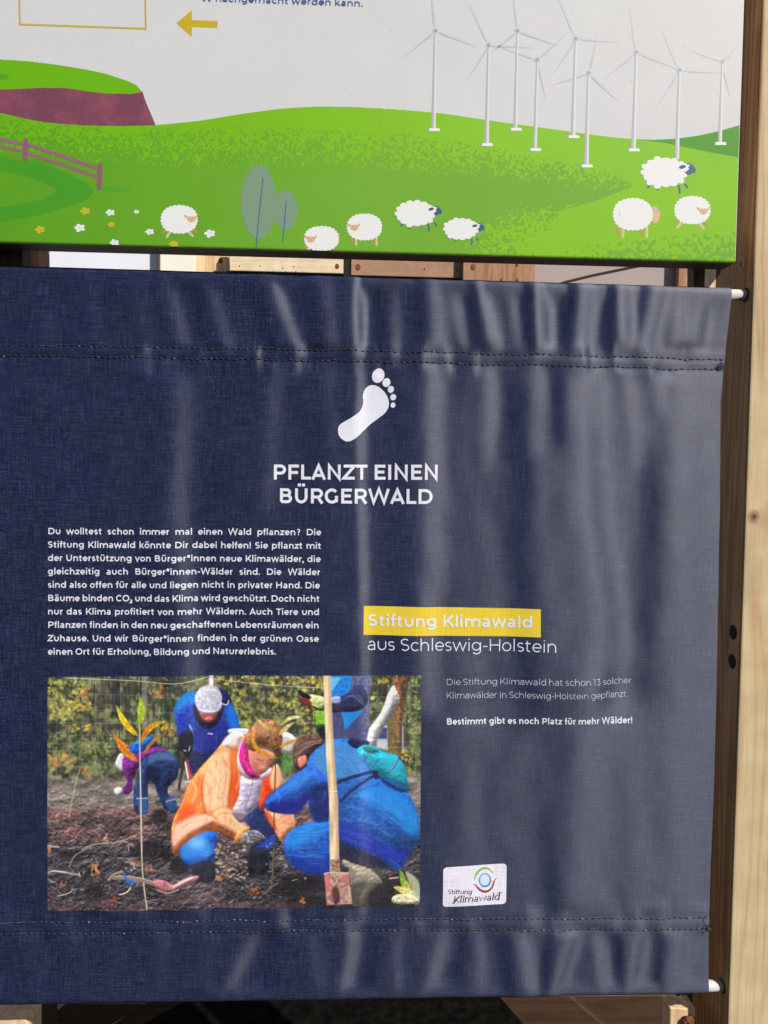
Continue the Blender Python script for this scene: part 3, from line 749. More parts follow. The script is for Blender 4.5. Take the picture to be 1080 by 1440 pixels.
cloth_letters('side_bold_lettering', L_, M_WHITEPRINT, 'bold white line under the thin lines')

# patches: grids that follow the folds
def patch(name, corners, nx, ny, mat, off, label=None, uv01=False, radius=0):
    (ax, ay), (bx, by), (cx, cy), (dx, dy) = corners          # tl tr br bl
    s_ = np.linspace(0, 1, nx)[None, :]; t_ = np.linspace(0, 1, ny)[:, None]
    S = np.broadcast_to(s_, (ny, nx)).copy(); T = np.broadcast_to(t_, (ny, nx)).copy()
    if radius:                                                # rounded corners: pull the row ends in
        W = math.hypot(bx-ax, by-ay); H = math.hypot(dx-ax, dy-ay)
        d = np.minimum(T*H, (1-T)*H); ins = np.where(d < radius, radius-np.sqrt(np.maximum(0, radius**2-(radius-d)**2)), 0)/W
        S = ins+S*(1-2*ins)
    px = (ax*(1-S)+bx*S)*(1-T)+(dx*(1-S)+cx*S)*T; py = (ay*(1-S)+by*S)*(1-T)+(dy*(1-S)+cy*S)*T
    P = on_cloth(px, py, off); X, Z = world(px, py, YB)
    uv = np.stack([S, 1-T], -1) if uv01 else np.stack([X*1000, Z*1000], -1)
    idx = np.arange(nx*ny).reshape(ny, nx)
    q = np.stack([idx[:-1, :-1], idx[1:, :-1], idx[1:, 1:], idx[:-1, 1:]], -1).reshape(-1, 4).tolist()
    o = mesh_obj(name, P.reshape(-1, 3), q, mat, banner, True, uv.reshape(-1, 2))
    if uv01:
        u2 = o.data.uv_layers.new(name='MM'); li = np.empty(len(o.data.loops), np.int32); o.data.loops.foreach_get('vertex_index', li)
        u2.data.foreach_set('uv', np.stack([X*1000, Z*1000], -1).reshape(-1, 2)[li].astype(np.float32).ravel())
    if label: o['label'] = label
    return o

patch('name_bar_print', [(511.6, 852.2), (760, 856.5), (760, 896), (511.2, 893)], 100, 20, M_YELLOW, .0004, 'flat yellow bar')
L_ = Letters(); L_.text('Stiftung Klimawald', 516.5, 880.6, 749.5, 883.2, 16.4, 128)
cloth_letters('name_bar_lettering', L_, M_WHITEPRINT, 'bold white Stiftung Klimawald on the yellow bar', .0008)

# footprint: sole as a strip between its two outlines, five toes
def outline_fan(name, pts, mat, parent=None, off=.0005, rings=6, surf=None):
    p = np.array(pts); c = p.mean(0); V = [c]; n = len(p)
    for r in range(1, rings+1): V += [c+(q_-c)*r/rings for q_ in p]
    Fc = [(0, 1+i, 1+(i+1) % n) for i in range(n)]
    for r in range(rings-1):
        a = 1+r*n; b = a+n
        Fc += [(a+i, b+i, b+(i+1) % n, a+(i+1) % n) for i in range(n)]
    return V, Fc
def foot_pt(x, y): return (460+x*110/1080, 500+y*130/1276)
Lft = [(150, 1045), (155, 990), (195, 940), (270, 895), (370, 835), (450, 770), (490, 690), (498, 620), (492, 560), (515, 480), (560, 425), (610, 405)]
Rgt = [(160, 1095), (200, 1150), (265, 1185), (335, 1175), (420, 1120), (500, 1040), (600, 945), (700, 870), (790, 800), (840, 730), (855, 650), (830, 560), (780, 490), (720, 435), (660, 408)]
Lc = catmull(Lft, 6, False); Rc = catmull(Rgt, 6, False)
def resample(c, n):
    c = np.array(c); d = np.r_[0, np.cumsum(np.hypot(*np.diff(c, axis=0).T))]; t = np.linspace(0, d[-1], n)
    return np.stack([np.interp(t, d, c[:, 0]), np.interp(t, d, c[:, 1])], -1)
a_ = resample(Lc, 60); b_ = resample(Rc, 60); V = []; Fc = []; m_ = 14
for i in range(60):
    for j in range(m_): V.append(foot_pt(*(a_[i]*(1-j/(m_-1))+b_[i]*j/(m_-1))))
for i in range(59):
    for j in range(m_-1): Fc.append((i*m_+j, i*m_+j+1, (i+1)*m_+j+1, (i+1)*m_+j))
for (cx, cy, rx, ry, ro) in ((706, 276, 84, 102, .42), (820, 372, 53, 63, .35), (881, 466, 43, 48, .3), (913, 574, 40, 44, .2), (911, 683, 33, 38, .3)):
    t = np.linspace(0, 2*math.pi, 30, endpoint=False)
    pts = [(cx+rx*math.cos(q_)*math.cos(ro)-ry*math.sin(q_)*math.sin(ro), cy+rx*math.cos(q_)*math.sin(ro)+ry*math.sin(q_)*math.cos(ro)) for q_ in t]
    v_, f_ = outline_fan('x', pts, None); b = len(V); V += [foot_pt(*p) for p in v_]; Fc += [tuple(b+i for i in f) for f in f_]
v = np.array(V); X, Z = world(v[:, 0], v[:, 1], YB)
o = mesh_obj('footprint_emblem', on_cloth(v[:, 0], v[:, 1], .0005), Fc, M_WHITEPRINT, banner, True, np.stack([X*1000, Z*1000], -1)); o['label'] = 'white print of a bare foot'

# ---- the printed photograph on the cloth: planters in a wood clearing (painted flat, as a print)
PH = Canvas(66, 593, 950, 1283, 2.4, (58, 62, 42))
n_big = PH.noise(26, 26, 3, 1); n_mid = PH.noise(9, 9, 3, 2); n_fin = PH.noise(2.6, 2.6, 2, 3); n_v = PH.noise(5, 40, 2, 4); n_xf = PH.noise(1.2, 1.2, 1, 5)
_a = PH.noise(11, 11, 2, 61); _b = np.abs(PH.noise(13, 8, 3, 62)+.35*(_a-.5)-.5)*2; _b = 1-np.clip(_b*2.6, 0, 1)
wrf = blur((np.roll(_b, -3, 0)-np.roll(_b, 3, 0)+.6*(np.roll(_b, -3, 1)-np.roll(_b, 3, 1))), 1)
WRK = np.clip(wrf*.55, -.5, .5)
PXg, PYg = np.meshgrid(66+(np.arange(PH.w)+.5)/PH.res, 950+(np.arange(PH.h)+.5)/PH.res)
def over(col, a): 
    a = np.clip(a, 0, 1)[..., None]; PH.im[:] = PH.im*(1-a)+np.array(col, np.float32)*a
def sm(x, a, b): t = np.clip((x-a)/(b-a), 0, 1); return t*t*(3-2*t)
# wood behind
over((96, 100, 62), sm(n_mid, .42, .62)); over((40, 44, 34), sm(n_big, .58, .7)*.8); over((128, 126, 70), sm(n_fin*.5+n_mid*.5, .54, .66)*.8)
over((75, 72, 62), sm(n_v, .6, .72)*.7); over((34, 36, 40), sm(n_v, .36, .26)*.65)
over((92, 112, 62), sm(PYg, 1030, 1085)*sm(n_mid, .42, .58)*.7)
r_ = np.random.default_rng(3)
def leaves(x0, x1, y0, y1, n, cols, s0=1.2, s1=3.2, al=.85):
    for _ in range(n):
        x, y = r_.uniform(x0, x1), r_.uniform(y0, y1); c = cols[r_.integers(len(cols))]; k_ = r_.uniform(.8, 1.12)
        PH.ell(x, y, r_.uniform(s0, s1), r_.uniform(s0*.7, s1*.75), tuple(min(255, v*k_) for v in c), rot=r_.uniform(0, 3), soft=.5, alpha=al)
YG = [(172, 176, 72), (150, 158, 66), (190, 178, 60), (128, 138, 62)]; YL = [(206, 178, 48), (196, 160, 44), (188, 186, 70)]
OG = [(196, 118, 44), (176, 104, 52), (200, 140, 50)]; GR = [(74, 118, 58), (90, 132, 62), (60, 98, 50)]
leaves(67, 118, 954, 985, 120, YG); leaves(70, 105, 985, 1012, 70, YL+YG); leaves(95, 128, 985, 998, 34, YL); leaves(110, 124, 964, 990, 22, OG)
leaves(100, 126, 1018, 1028, 24, YL); leaves(84, 160, 1028, 1060, 90, YG+GR, 1, 2.8, .6); leaves(66, 100, 1060, 1082, 40, OG, 1.5, 3.5, .75); leaves(112, 130, 1078, 1092, 16, OG)
leaves(66, 165, 1040, 1096, 120, YG+[(120, 110, 80)], 1, 2.4, .5); leaves(210, 228, 962, 982, 18, OG, 1.5, 3.5, .8); leaves(225, 250, 985, 1030, 40, GR)
leaves(232, 244, 1022, 1034, 10, OG); leaves(98, 112, 1036, 1044, 10, GR)
leaves(304, 420, 950, 966, 60, YL+YG, 1.5, 3.4); leaves(322, 345, 968, 985, 26, YL+YG, 1.6, 3.4); leaves(330, 352, 985, 1025, 60, YG, 1.8, 4, .8); leaves(345, 420, 965, 1010, 80, YG, 1.2, 3.2, .8)
leaves(385, 420, 970, 995, 40, YL+YG, 1.4, 3); leaves(420, 456, 952, 972, 40, YL+YG, 1.5, 3.4); leaves(420, 448, 990, 1034, 60, YL+YG, 1.4, 3.2, .75)
leaves(521, 552, 952, 1010, 70, YG+GR, 1.2, 2.6, .55); leaves(575, 592, 952, 1090, 110, GR+YG, 1.2, 2.8, .7); leaves(532, 545, 955, 962, 14, YL); PH.ell(524.5, 983, 3.4, 3.2, (200, 196, 60))
for x, y, a, b in ((92, 972, 9, 5), (75, 1020, 8, 9), (345, 984, 8, 5), (352, 975, 5, 4), (405, 983, 7, 5), (100, 965, 5, 3), (238, 1005, 5, 14), (376, 970, 9, 4), (540, 975, 8, 12)):
    PH.ell(x, y, a, b, (34, 36, 40), soft=1.6, alpha=.75)
PH.poly([(156, 950), (167, 950), (166, 1008), (158, 1008)], (38, 38, 46), soft=1.2, alpha=.85)
PH.poly([(140, 950), (146, 950), (146, 975), (141, 975)], (60, 56, 56), soft=1, alpha=.8)
PH.poly([(199, 950), (207, 950), (207, 1022), (200, 1022)], (132, 126, 122), soft=.8, alpha=.75)
PH.poly([(293, 950), (299, 950), (299, 968), (293, 968)], (206, 206, 212), soft=.5)
PH.im[:] = np.stack([blur(PH.im[..., i], 1) for i in range(3)], -1)*.6+PH.im*.4
lumb = PH.im.mean(2, keepdims=True); PH.im[:] = (lumb+(PH.im-lumb)*.88)*(1+.5*(n_mid[..., None]-.5))+4
# trunks, pole and car at the right
PH.poly([(527, 1024), (547, 1022), (547, 1058), (529, 1055)], (186, 188, 200), soft=.8); PH.poly([(533, 1026), (545, 1026), (545, 1042), (532, 1042)], (52, 66, 120), soft=.8)
PH.poly([(560, 1024), (568, 1023), (569, 1062), (561, 1060)], (150, 176, 196), soft=.8)
PH.poly([(556, 950), (573, 950), (566, 1000), (566, 1085), (560, 1085), (560, 1000)], (96, 66, 42), soft=.8, tex=n_fin, texamt=.5)
PH.poly([(553, 950), (561, 950), (563, 1000), (560, 1062), (553, 1060), (556, 1000)], (150, 92, 56), soft=.7, tex=n_fin, texamt=.5)
PH.poly([(545, 1008), (558, 1004), (560, 1060), (546, 1060)], (112, 96, 58), soft=.7, tex=n_fin, texamt=.3)
leaves(566, 576, 1056, 1072, 14, YL, 1.2, 2.6)
# ground
gy = sm(PYg+(n_mid-.5)*14, 1088, 1100)
nr1 = PH.noise(11, 7.5, 4, 9); nr2 = PH.noise(3.8, 3.0, 3, 10); nb = PH.noise(34, 14, 3, 12); nh = nr1; nh2 = nr2
def rel(n, k): return (n-np.roll(n, k, 0))+.5*(n-np.roll(n, k, 1))
dep = sm(PYg, 1100, 1200)
relf = rel(nr1, 6)*2.2+rel(nr2, 3)*1.7+rel(n_fin, 2)*.55
c_far = np.array((126, 116, 110), np.float32); c_mid = np.array((92, 76, 76), np.float32); c_near = np.array((66, 61, 65), np.float32)
t1 = sm(PYg+(nb-.5)*20, 1126, 1150)[..., None]; t2 = sm(PYg+(nb-.5)*30, 1168, 1196)[..., None]
gnd = (c_far*(1-t1)+c_mid*t1)*(1-t2)+c_near*t2
gnd = gnd*(1+np.clip(relf*(.3+.6*dep), -.65, 1.0)[..., None])
gnd = gnd*(1+.55*(nb[..., None]-.5)*2)
red = (sm(nb, .5, .62)*sm(PYg, 1135, 1150)*sm(PYg, 1200, 1175))[..., None]; gnd = gnd*(1-red*.6)+gnd*np.array((1.25, .86, .86), np.float32)*red*.6
gnd = gnd + (np.array((168, 160, 158), np.float32)-gnd)*(sm(nr2*.55+n_fin*.45, .64, .76)*.55)[..., None]
PH.im[:] = PH.im*(1-gy[..., None])+gnd*gy[..., None]
over((26, 24, 28), sm(PYg, 1228, 1250)*sm(PXg, 360, 400)*.6); over((84, 48, 50), sm(PYg, 1252, 1262)*sm(nb, .48, .56)*.4)
for cx, cy, a, b in ((213, 1200, 30, 16), (132, 1256, 16, 12), (255, 1222, 18, 12), (425, 1245, 34, 14), (360, 1230, 40, 10), (100, 1205, 26, 8), (225, 1150, 14, 12)):
    M = PH.mask(catmull([(cx+a*math.cos(t)*r_.uniform(.8, 1.15), cy+b*math.sin(t)*r_.uniform(.8, 1.15)) for t in np.linspace(0, 6.28, 9)[:-1]], 4), soft=3); PH.put(M, (28, 25, 29), .75)
for _ in range(90):                                           # twigs and chips
    x, y = r_.uniform(66, 592), 1130+150*r_.random()**.8; L = r_.uniform(2, 9); a = r_.normal(0, .5)
    c = [(168, 158, 148), (132, 120, 112), (190, 180, 168), (96, 84, 80)][r_.integers(4)]
    PH.line([(x, y), (x+L*math.cos(a)*.5, y+L*math.sin(a)*.5+r_.uniform(-.8, .8)), (x+L*math.cos(a), y+L*math.sin(a))], r_.uniform(.6, 1.5), c, .75)
for _ in range(46):
    x, y = r_.uniform(66, 592), r_.uniform(1150, 1278); PH.ell(x, y, r_.uniform(.8, 2), r_.uniform(.6, 1.3), [(186, 96, 54), (160, 70, 44), (196, 150, 120)][r_.integers(3)], rot=r_.uniform(0, 3), alpha=.8)
# wire fence
FC = (168, 166, 158)
for y0, y1, y2 in ((953, 954, 960), (975, 975, 981), (998, 998, 1002), (1015, 1016, 1016), (1034, 1033, 1032), (1045, 1044, 1045), (1056, 1055, 1054), (1067, 1067, 1066), (1078, 1078, 1077)):
    if y0 == 953: PH.line([(95, 952), (180, 955.5), (240, 960), (270, 957), (292, 952)], 1.1, (200, 200, 198), .85); PH.line([(300, 955), (345, 960), (420, 966), (455, 967)], 1.1, (190, 190, 186), .8); continue
    PH.line([(66, y0), (150, y1), (250, y2)], .9, FC, .4); PH.line([(325, y2), (455, y2+3)], .9, FC, .42); PH.line([(520, y2), (592, y2+1)], .8, FC, .45)
for x in list(range(70, 250, 9))+list(range(330, 452, 14))+list(range(522, 592, 8)):
    xx_ = x+r_.uniform(-1, 1); PH.line([(xx_, 952), (xx_+r_.uniform(-1, 1), 1092)], .7+.4*(x % 2), FC, .30 if x < 520 else .36)
over((200, 196, 160), (n_xf > .85)*.12*sm(PYg, 1095, 1085))
PH.wr = WRK
# --- bent figure far left
PH.poly([(168, 1060), (174, 1062), (172, 1084), (166, 1080), (162, 1074)], (208, 198, 206), smooth=4, soft=.8)
PH.poly([(176, 1058), (190, 1044), (206, 1036), (216, 1038), (221, 1048), (204, 1058), (196, 1072), (180, 1068)], (18, 66, 170), smooth=4, tex=n_fin, texamt=.5)
PH.poly([(188, 1045), (200, 1038), (212, 1036), (208, 1046), (196, 1050)], (22, 120, 200), smooth=4, soft=1)
PH.poly([(173, 1066), (184, 1064), (205, 1054), (220, 1050), (236, 1054), (212, 1064), (196, 1078), (187, 1096), (186, 1112), (177, 1118), (172, 1112), (179, 1100), (173, 1084)], (106, 32, 118), smooth=4, tex=n_fin, texamt=.5)
PH.line([(205, 1060), (218, 1054), (232, 1053)], 1.6, (176, 70, 160), .8)
PH.poly([(214, 1060), (232, 1055), (246, 1062), (252, 1076), (250, 1092), (242, 1102), (236, 1112), (244, 1136), (234, 1140), (222, 1116), (216, 1100), (208, 1104), (208, 1142), (190, 1142), (188, 1110), (194, 1090), (200, 1070)], (34, 52, 98), smooth=4, tex=n_fin, texamt=.35)
PH.poly([(212, 1062), (232, 1056), (246, 1064), (244, 1070), (226, 1068), (208, 1076)], (74, 108, 156), smooth=4, soft=2, alpha=.8)
PH.poly([(206, 1076), (224, 1084), (226, 1100), (206, 1100)], (22, 30, 58), smooth=4, soft=2.4, alpha=.8)
PH.poly([(192, 1122), (208, 1122), (208, 1145), (196, 1146)], (44, 80, 142), soft=.7); PH.poly([(233, 1126), (246, 1122), (250, 1140), (240, 1144)], (46, 72, 122), smooth=3)
PH.line([(192, 1123.5), (208, 1123)], 1.5, (150, 170, 200)); PH.line([(234, 1128), (247, 1124)], 1.4, (150, 160, 180))
PH.poly([(160, 1110), (170, 1107), (172, 1114), (164, 1119)], (214, 208, 204), smooth=4, soft=.7)
# --- first sapling
PH.line([(112, 1082), (106, 1100), (96, 1150)], 1.5, (170, 164, 120), .9)
PH.line([(196, 1018), (196.5, 1060), (198, 1130), (199, 1190), (201, 1235), (207, 1281)], 2.1, (176, 170, 150)); PH.line([(197, 1070), (199, 1140), (200, 1200)], .8, (226, 222, 200), .7)
def leaf(a, b, bend, wd, c, c2):
    a = np.array(a, float); b = np.array(b, float); d = b-a; nn = np.array([-d[1], d[0]])/np.hypot(*d); t = np.linspace(0, 1, 12)
    mid_ = a+d*t[:, None]+nn*(bend*np.sin(math.pi*t))[:, None]; w_ = wd*np.sin(math.pi*t**.8)**.8
    up = mid_+nn*w_[:, None]; dn = mid_-nn*w_[:, None]
    PH.poly([tuple(p) for p in up]+[tuple(p) for p in dn[::-1]], c, col2=c2, g=(tuple(a), tuple(b)), soft=.35, tex=n_fin, texamt=.3)
    PH.line([tuple(p) for p in mid_], .6, tuple(v*.78 for v in c), .7, smooth=0)
leaf((197, 1019), (197.5, 979), 1.5, 5.6, (150, 176, 40), (176, 200, 60)); leaf((194, 1035), (163, 990), -4, 4.6, (214, 170, 20), (204, 190, 40))
leaf((197, 1046), (237, 1013), -9, 4.6, (196, 106, 24), (206, 176, 40)); leaf((194, 1071), (160, 1030), -4, 5.2, (204, 110, 24), (204, 126, 24)); leaf((201, 1062), (230, 1032), -3, 2.4, (196, 112, 32), (196, 120, 40))
leaf((182, 1050), (160, 1037), 0, 2, (206, 126, 30), (216, 140, 40)); leaf((226, 1026), (237, 1014), 2, 3.6, (204, 166, 40), (190, 150, 40))
# --- man in blue jacket with grey knitted hat
JB = (34, 60, 150)
PH.poly([(258, 1062), (262, 1060), (254, 1110), (250, 1112)], (44, 42, 48)); PH.poly([(262, 1068), (267, 1068), (273, 1092), (266, 1096)], (196, 60, 72)); PH.line([(261, 1072), (265, 1095)], 2, (220, 214, 214)); PH.line([(268, 1075), (271, 1090)], 1.5, (236, 220, 220))
PH.poly([(246, 996), (252, 982), (264, 972), (278, 972), (310, 972), (320, 984), (328, 996), (334, 1012), (338, 1034), (326, 1048), (300, 1066), (276, 1090), (268, 1080), (266, 1052), (252, 1040), (249, 1020), (245, 1004)], JB, smooth=4, tex=n_fin, texamt=.4)
PH.poly([(246, 996), (256, 976), (276, 972), (276, 984), (262, 990), (250, 1000)], (24, 128, 204), smooth=4, soft=2, alpha=.85); PH.poly([(320, 988), (330, 1000), (337, 1030), (326, 1034), (318, 1004)], (22, 110, 214), smooth=4, soft=2, alpha=.85)
PH.poly([(250, 1006), (264, 1004), (268, 1040), (254, 1034)], (36, 46, 160), smooth=4, soft=2.4, alpha=.7); PH.poly([(276, 1020), (316, 1016), (314, 1044), (280, 1066)], (32, 34, 128), smooth=4, soft=3, alpha=.7)
PH.line([(252, 1012), (268, 1030), (270, 1060)], 1.2, (20, 24, 80), .6); PH.line([(304, 1030), (302, 1060), (290, 1076)], 1, (60, 84, 190), .6)
PH.poly([(264, 1056), (282, 1060), (296, 1072), (276, 1092), (268, 1086)], (24, 28, 66), smooth=4, soft=1.4, alpha=.9)
PH.poly([(304, 970), (316, 972), (324, 984), (318, 992), (308, 984)], (22, 30, 88), smooth=4)
PH.poly([(272, 990), (282, 1000), (296, 1010), (308, 998), (314, 984), (313, 1002), (306, 1018), (294, 1026), (282, 1022), (273, 1006)], (34, 34, 46), smooth=4)
PH.poly([(281, 1000), (303, 1000), (302, 1010), (294, 1017), (285, 1014)], (198, 100, 84), smooth=4, soft=.8, tex=n_fin, texamt=.5); PH.line([(284, 1007), (300, 1007)], 2, (120, 50, 44), .55, soft=1)
PH.ell(292.5, 983, 19, 19.5, (196, 196, 210), col2=(168, 168, 186), g=((286, 975), (304, 1003)), tex=n_fin, texamt=.2)
PH.poly([(275, 988), (282, 998), (292, 1001), (304, 999), (311, 988), (309, 1000), (296, 1005), (280, 1002)], (176, 176, 194), smooth=4, soft=1)
for q_ in range(6): PH.line([(277+q_*6, 992+2*math.sin(q_)), (279+q_*5, 972), (288+q_*1.6, 965)], .5, (150, 150, 172), .45)
PH.line([(310, 990), (318, 992), (321, 986)], 1.5, (206, 206, 220)); PH.line([(267, 1020), (270, 1030)], 2.6, (130, 190, 232), .8, soft=1); PH.line([(292, 1033), (298, 1034)], 2, (190, 190, 226), .8)
PH.poly([(254, 1032), (268, 1026), (272, 1040), (270, 1056), (264, 1064), (256, 1056), (252, 1044)], (26, 26, 36), smooth=4); PH.line([(259, 1055), (262, 1056)], 1.8, (160, 160, 170)); PH.line([(266, 1056), (267, 1050)], 1.4, (176, 176, 180))
# --- standing figure at the top, navy coat, blue bag, phone
PH.poly([(464, 950), (521, 950), (520, 975), (519, 1040), (518, 1050), (468, 1048), (462, 1000)], (84, 88, 132), tex=n_fin, texamt=.3, soft=.8)
PH.poly([(466, 996), (510, 996), (512, 1046), (466, 1044)], (58, 60, 104), soft=3, alpha=.7)
PH.poly([(463, 950), (494, 950), (493, 966), (488, 980), (466, 980)], (22, 120, 204), tex=n_fin, texamt=.2); PH.poly([(463, 952), (480, 952), (466, 974)], (90, 176, 226), soft=1)
PH.poly([(480, 1002), (512, 996), (508, 1004), (486, 1028)], (28, 122, 204))
PH.poly([(476, 982), (494, 972), (498, 965), (508, 964), (516, 975), (517, 988), (510, 998), (492, 1002), (476, 998)], (36, 42, 82), smooth=4)
for q_ in range(5): PH.line([(484+q_*4, 984-q_*2), (492+q_*4, 978+q_*.6), (505+q_*2, 986+q_*2)], .9, (104, 112, 156), .6)
PH.poly([(464, 982), (478, 980), (478, 990), (465, 990)], (140, 150, 196), smooth=3); PH.poly([(464, 990), (480, 992), (484, 1000), (466, 1002)], (40, 34, 60), smooth=3)
PH.poly([(436, 977), (446, 978), (456, 982), (456, 996), (444, 999), (438, 994), (435, 984)], (190, 204, 120), smooth=4, tex=n_fin, texamt=.3); PH.line([(438, 982), (452, 986)], 2, (224, 230, 190), .8)
PH.line([(440, 994), (450, 999), (456, 997)], 2.4, (30, 36, 30)); PH.poly([(444, 1002), (457, 1000), (459, 1020), (444, 1020)], (112, 178, 44), tex=n_fin, texamt=.3)
PH.poly([(421, 980), (428, 980), (438, 988), (437, 995), (428, 990)], (150, 42, 40), smooth=4, tex=n_fin, texamt=.6); PH.poly([(419, 971), (424, 972), (438, 980), (436, 984), (430, 983), (419, 976)], (22, 22, 30))
PH.poly([(447, 1026), (455, 1022), (459, 1030), (457, 1042), (450, 1036)], (24, 24, 34), smooth=4); PH.line([(445, 1022), (457, 1020)], 3, (48, 90, 40), .8)
# white cloth strip
PH.poly([(553, 964), (557, 970), (562, 982), (557, 998), (550, 1010), (542, 1022), (531, 1046), (530, 1056), (517, 1052), (519, 1030), (525, 1020), (538, 1000), (545, 978)], (188, 184, 186), smooth=3, tex=n_fin, texamt=.12)
PH.poly([(380, 1036), (402, 1030), (418, 1042), (412, 1062), (395, 1060)], (190, 188, 192), smooth=4, soft=.9); PH.poly([(398, 1056), (412, 1066), (410, 1088), (396, 1084)], (84, 128, 64), soft=2, tex=n_fin, texamt=.4)
PH.poly([(320, 1028), (346, 1026), (352, 1034), (330, 1038)], (206, 206, 216), smooth=4)
# --- main figure in orange
OR = (236, 130, 66); OL = (246, 196, 156); OD = (222, 78, 26)
PH.poly([(356, 1136), (368, 1130), (384, 1150), (392, 1180), (386, 1196), (366, 1202), (356, 1198), (350, 1180), (344, 1160)], (36, 44, 92), smooth=4, tex=n_fin, texamt=.3)
PH.poly([(370, 1190), (388, 1176), (386, 1194), (366, 1202), (360, 1196)], (36, 70, 190), smooth=4, soft=1, alpha=.85)
PH.poly([(352, 1198), (380, 1200), (378, 1230), (350, 1232), (346, 1215)], (30, 32, 46), smooth=4, soft=1)
PH.poly([(256, 1180), (280, 1172), (302, 1172), (304, 1190), (300, 1214), (284, 1222), (264, 1218), (254, 1204)], (26, 84, 186), smooth=4, tex=n_fin, texamt=.25)
PH.ell(276, 1197, 21, 20, (42, 120, 206), soft=2); PH.ell(276, 1188, 12, 8, (124, 186, 226), soft=4, alpha=.75, rot=.3); PH.ell(278, 1214, 18, 6, (22, 56, 150), soft=2.5, alpha=.6)
for q_ in range(3): PH.line([(286+q_*3, 1206-q_*5), (293+q_*2, 1208-q_*4), (300, 1203-q_*5)], 1, (90, 160, 224), .6)
PH.poly([(272, 1218), (298, 1216), (303, 1236), (296, 1246), (274, 1240)], (26, 28, 42), smooth=4, soft=1.4)
PH.poly([(318, 1040), (332, 1032), (346, 1038), (344, 1060), (350, 1084), (346, 1108), (338, 1138), (328, 1148), (332, 1160), (348, 1170), (352, 1176), (342, 1186), (336, 1188), (318, 1178), (302, 1174), (286, 1174), (268, 1182), (256, 1192), (247, 1201), (243, 1198), (242, 1168), (246, 1150), (256, 1132), (262, 1112), (276, 1088), (294, 1068)], OR, smooth=4, tex=n_mid, texamt=.3)
# sunlit sleeve and hood
PH.poly([(318, 1038), (330, 1031), (342, 1034), (338, 1046), (336, 1062), (322, 1056), (312, 1050)], (232, 210, 202), smooth=4, soft=1.4)
PH.poly([(286, 1090), (296, 1070), (314, 1056), (326, 1062), (332, 1080), (322, 1100), (320, 1136), (306, 1146), (290, 1140), (286, 1120)], OL, smooth=4, soft=2.4, alpha=.85)
PH.poly([(252, 1156), (290, 1148), (300, 1152), (296, 1160), (264, 1174), (246, 1192), (244, 1176)], (238, 190, 168), smooth=4, soft=1.5, alpha=.9)
PH.poly([(300, 1146), (322, 1140), (342, 1158), (350, 1170), (338, 1178), (318, 1168), (300, 1160)], (246, 196, 148), smooth=4, soft=2, alpha=.85)
PH.poly([(264, 1108), (284, 1088), (284, 1128), (288, 1142), (262, 1150), (250, 1152), (258, 1130)], (236, 112, 44), smooth=4, soft=2.4, alpha=.75)
PH.poly([(254, 1138), (268, 1132), (276, 1144), (262, 1152), (246, 1160)], OD, smooth=4, soft=2, alpha=.8)
PH.poly([(322, 1062), (332, 1050), (336, 1070), (344, 1098), (338, 1128), (328, 1144), (322, 1132), (324, 1100)], (236, 108, 44), smooth=4, soft=1.6, alpha=.85)
PH.poly([(324, 1110), (336, 1084), (342, 1100), (336, 1130), (328, 1142)], OD, smooth=4, soft=1.6, alpha=.8)
for a_, b_, c_ in (((292, 1150), (304, 1142), (322, 1136)), ((300, 1160), (310, 1148), (332, 1150)), ((262, 1178), (282, 1168), (304, 1166)), ((256, 1166), (264, 1160), (270, 1158)), ((288, 1100), (296, 1120), (294, 1140)), ((312, 1066), (318, 1090), (314, 1120)), ((330, 1176), (318, 1166), (306, 1162)), ((246, 1196), (254, 1186), (268, 1178))):
    PH.line([a_, b_, c_], 1.1, (206, 96, 44), .6, soft=.8)
for a_, b_, c_ in (((300, 1080), (306, 1100), (302, 1130)), ((322, 1150), (332, 1158), (342, 1168)), ((270, 1100), (276, 1112), (270, 1130)), ((334, 1078), (336, 1096), (332, 1112))):
    PH.line([a_, b_, c_], 1.6, (252, 218, 190), .55, soft=1)
PH.poly([(336, 1172), (352, 1166), (346, 1176), (338, 1188), (330, 1186)], (240, 136, 70), smooth=4, soft=.8)
for pts_, wd_, cc, al in (([(288, 1086), (284, 1104), (284, 1124), (289, 1146), (300, 1152)], 3.0, (176, 62, 24), .6), ([(325, 1072), (326, 1096), (322, 1122), (323, 1142)], 2.6, (186, 60, 22), .6), ([(300, 1164), (314, 1174), (330, 1184)], 2.4, (190, 84, 40), .5),
    ([(246, 1196), (262, 1182), (284, 1172), (304, 1169)], 1.4, (190, 84, 44), .6), ([(306, 1064), (318, 1058), (334, 1062)], 1.4, (206, 130, 90), .6), ([(296, 1150), (306, 1158), (300, 1166)], 2.2, (196, 86, 40), .5), ([(292, 1072), (276, 1096), (262, 1122)], 2.0, (250, 176, 120), .4)):
    PH.line(pts_, wd_, cc, al, soft=1.4, taper=True)
for q_ in range(70):
    x0 = r_.uniform(250, 338); y0 = r_.uniform(1070, 1186); a_ = r_.normal(1.2, .5)
    M_ = PH.im[int((y0-950)*2.4), int((x0-66)*2.4)]
    if M_[0] > 190 and M_[2] < 190: PH.line([(x0, y0), (x0+5*math.cos(a_), y0+5*math.sin(a_)), (x0+11*math.cos(a_+.4), y0+11*math.sin(a_+.4))], r_.uniform(.9, 2.4), [(206, 84, 34), (255, 226, 196), (226, 110, 54)][r_.integers(3)], r_.uniform(.2, .45), soft=1.2, taper=True)
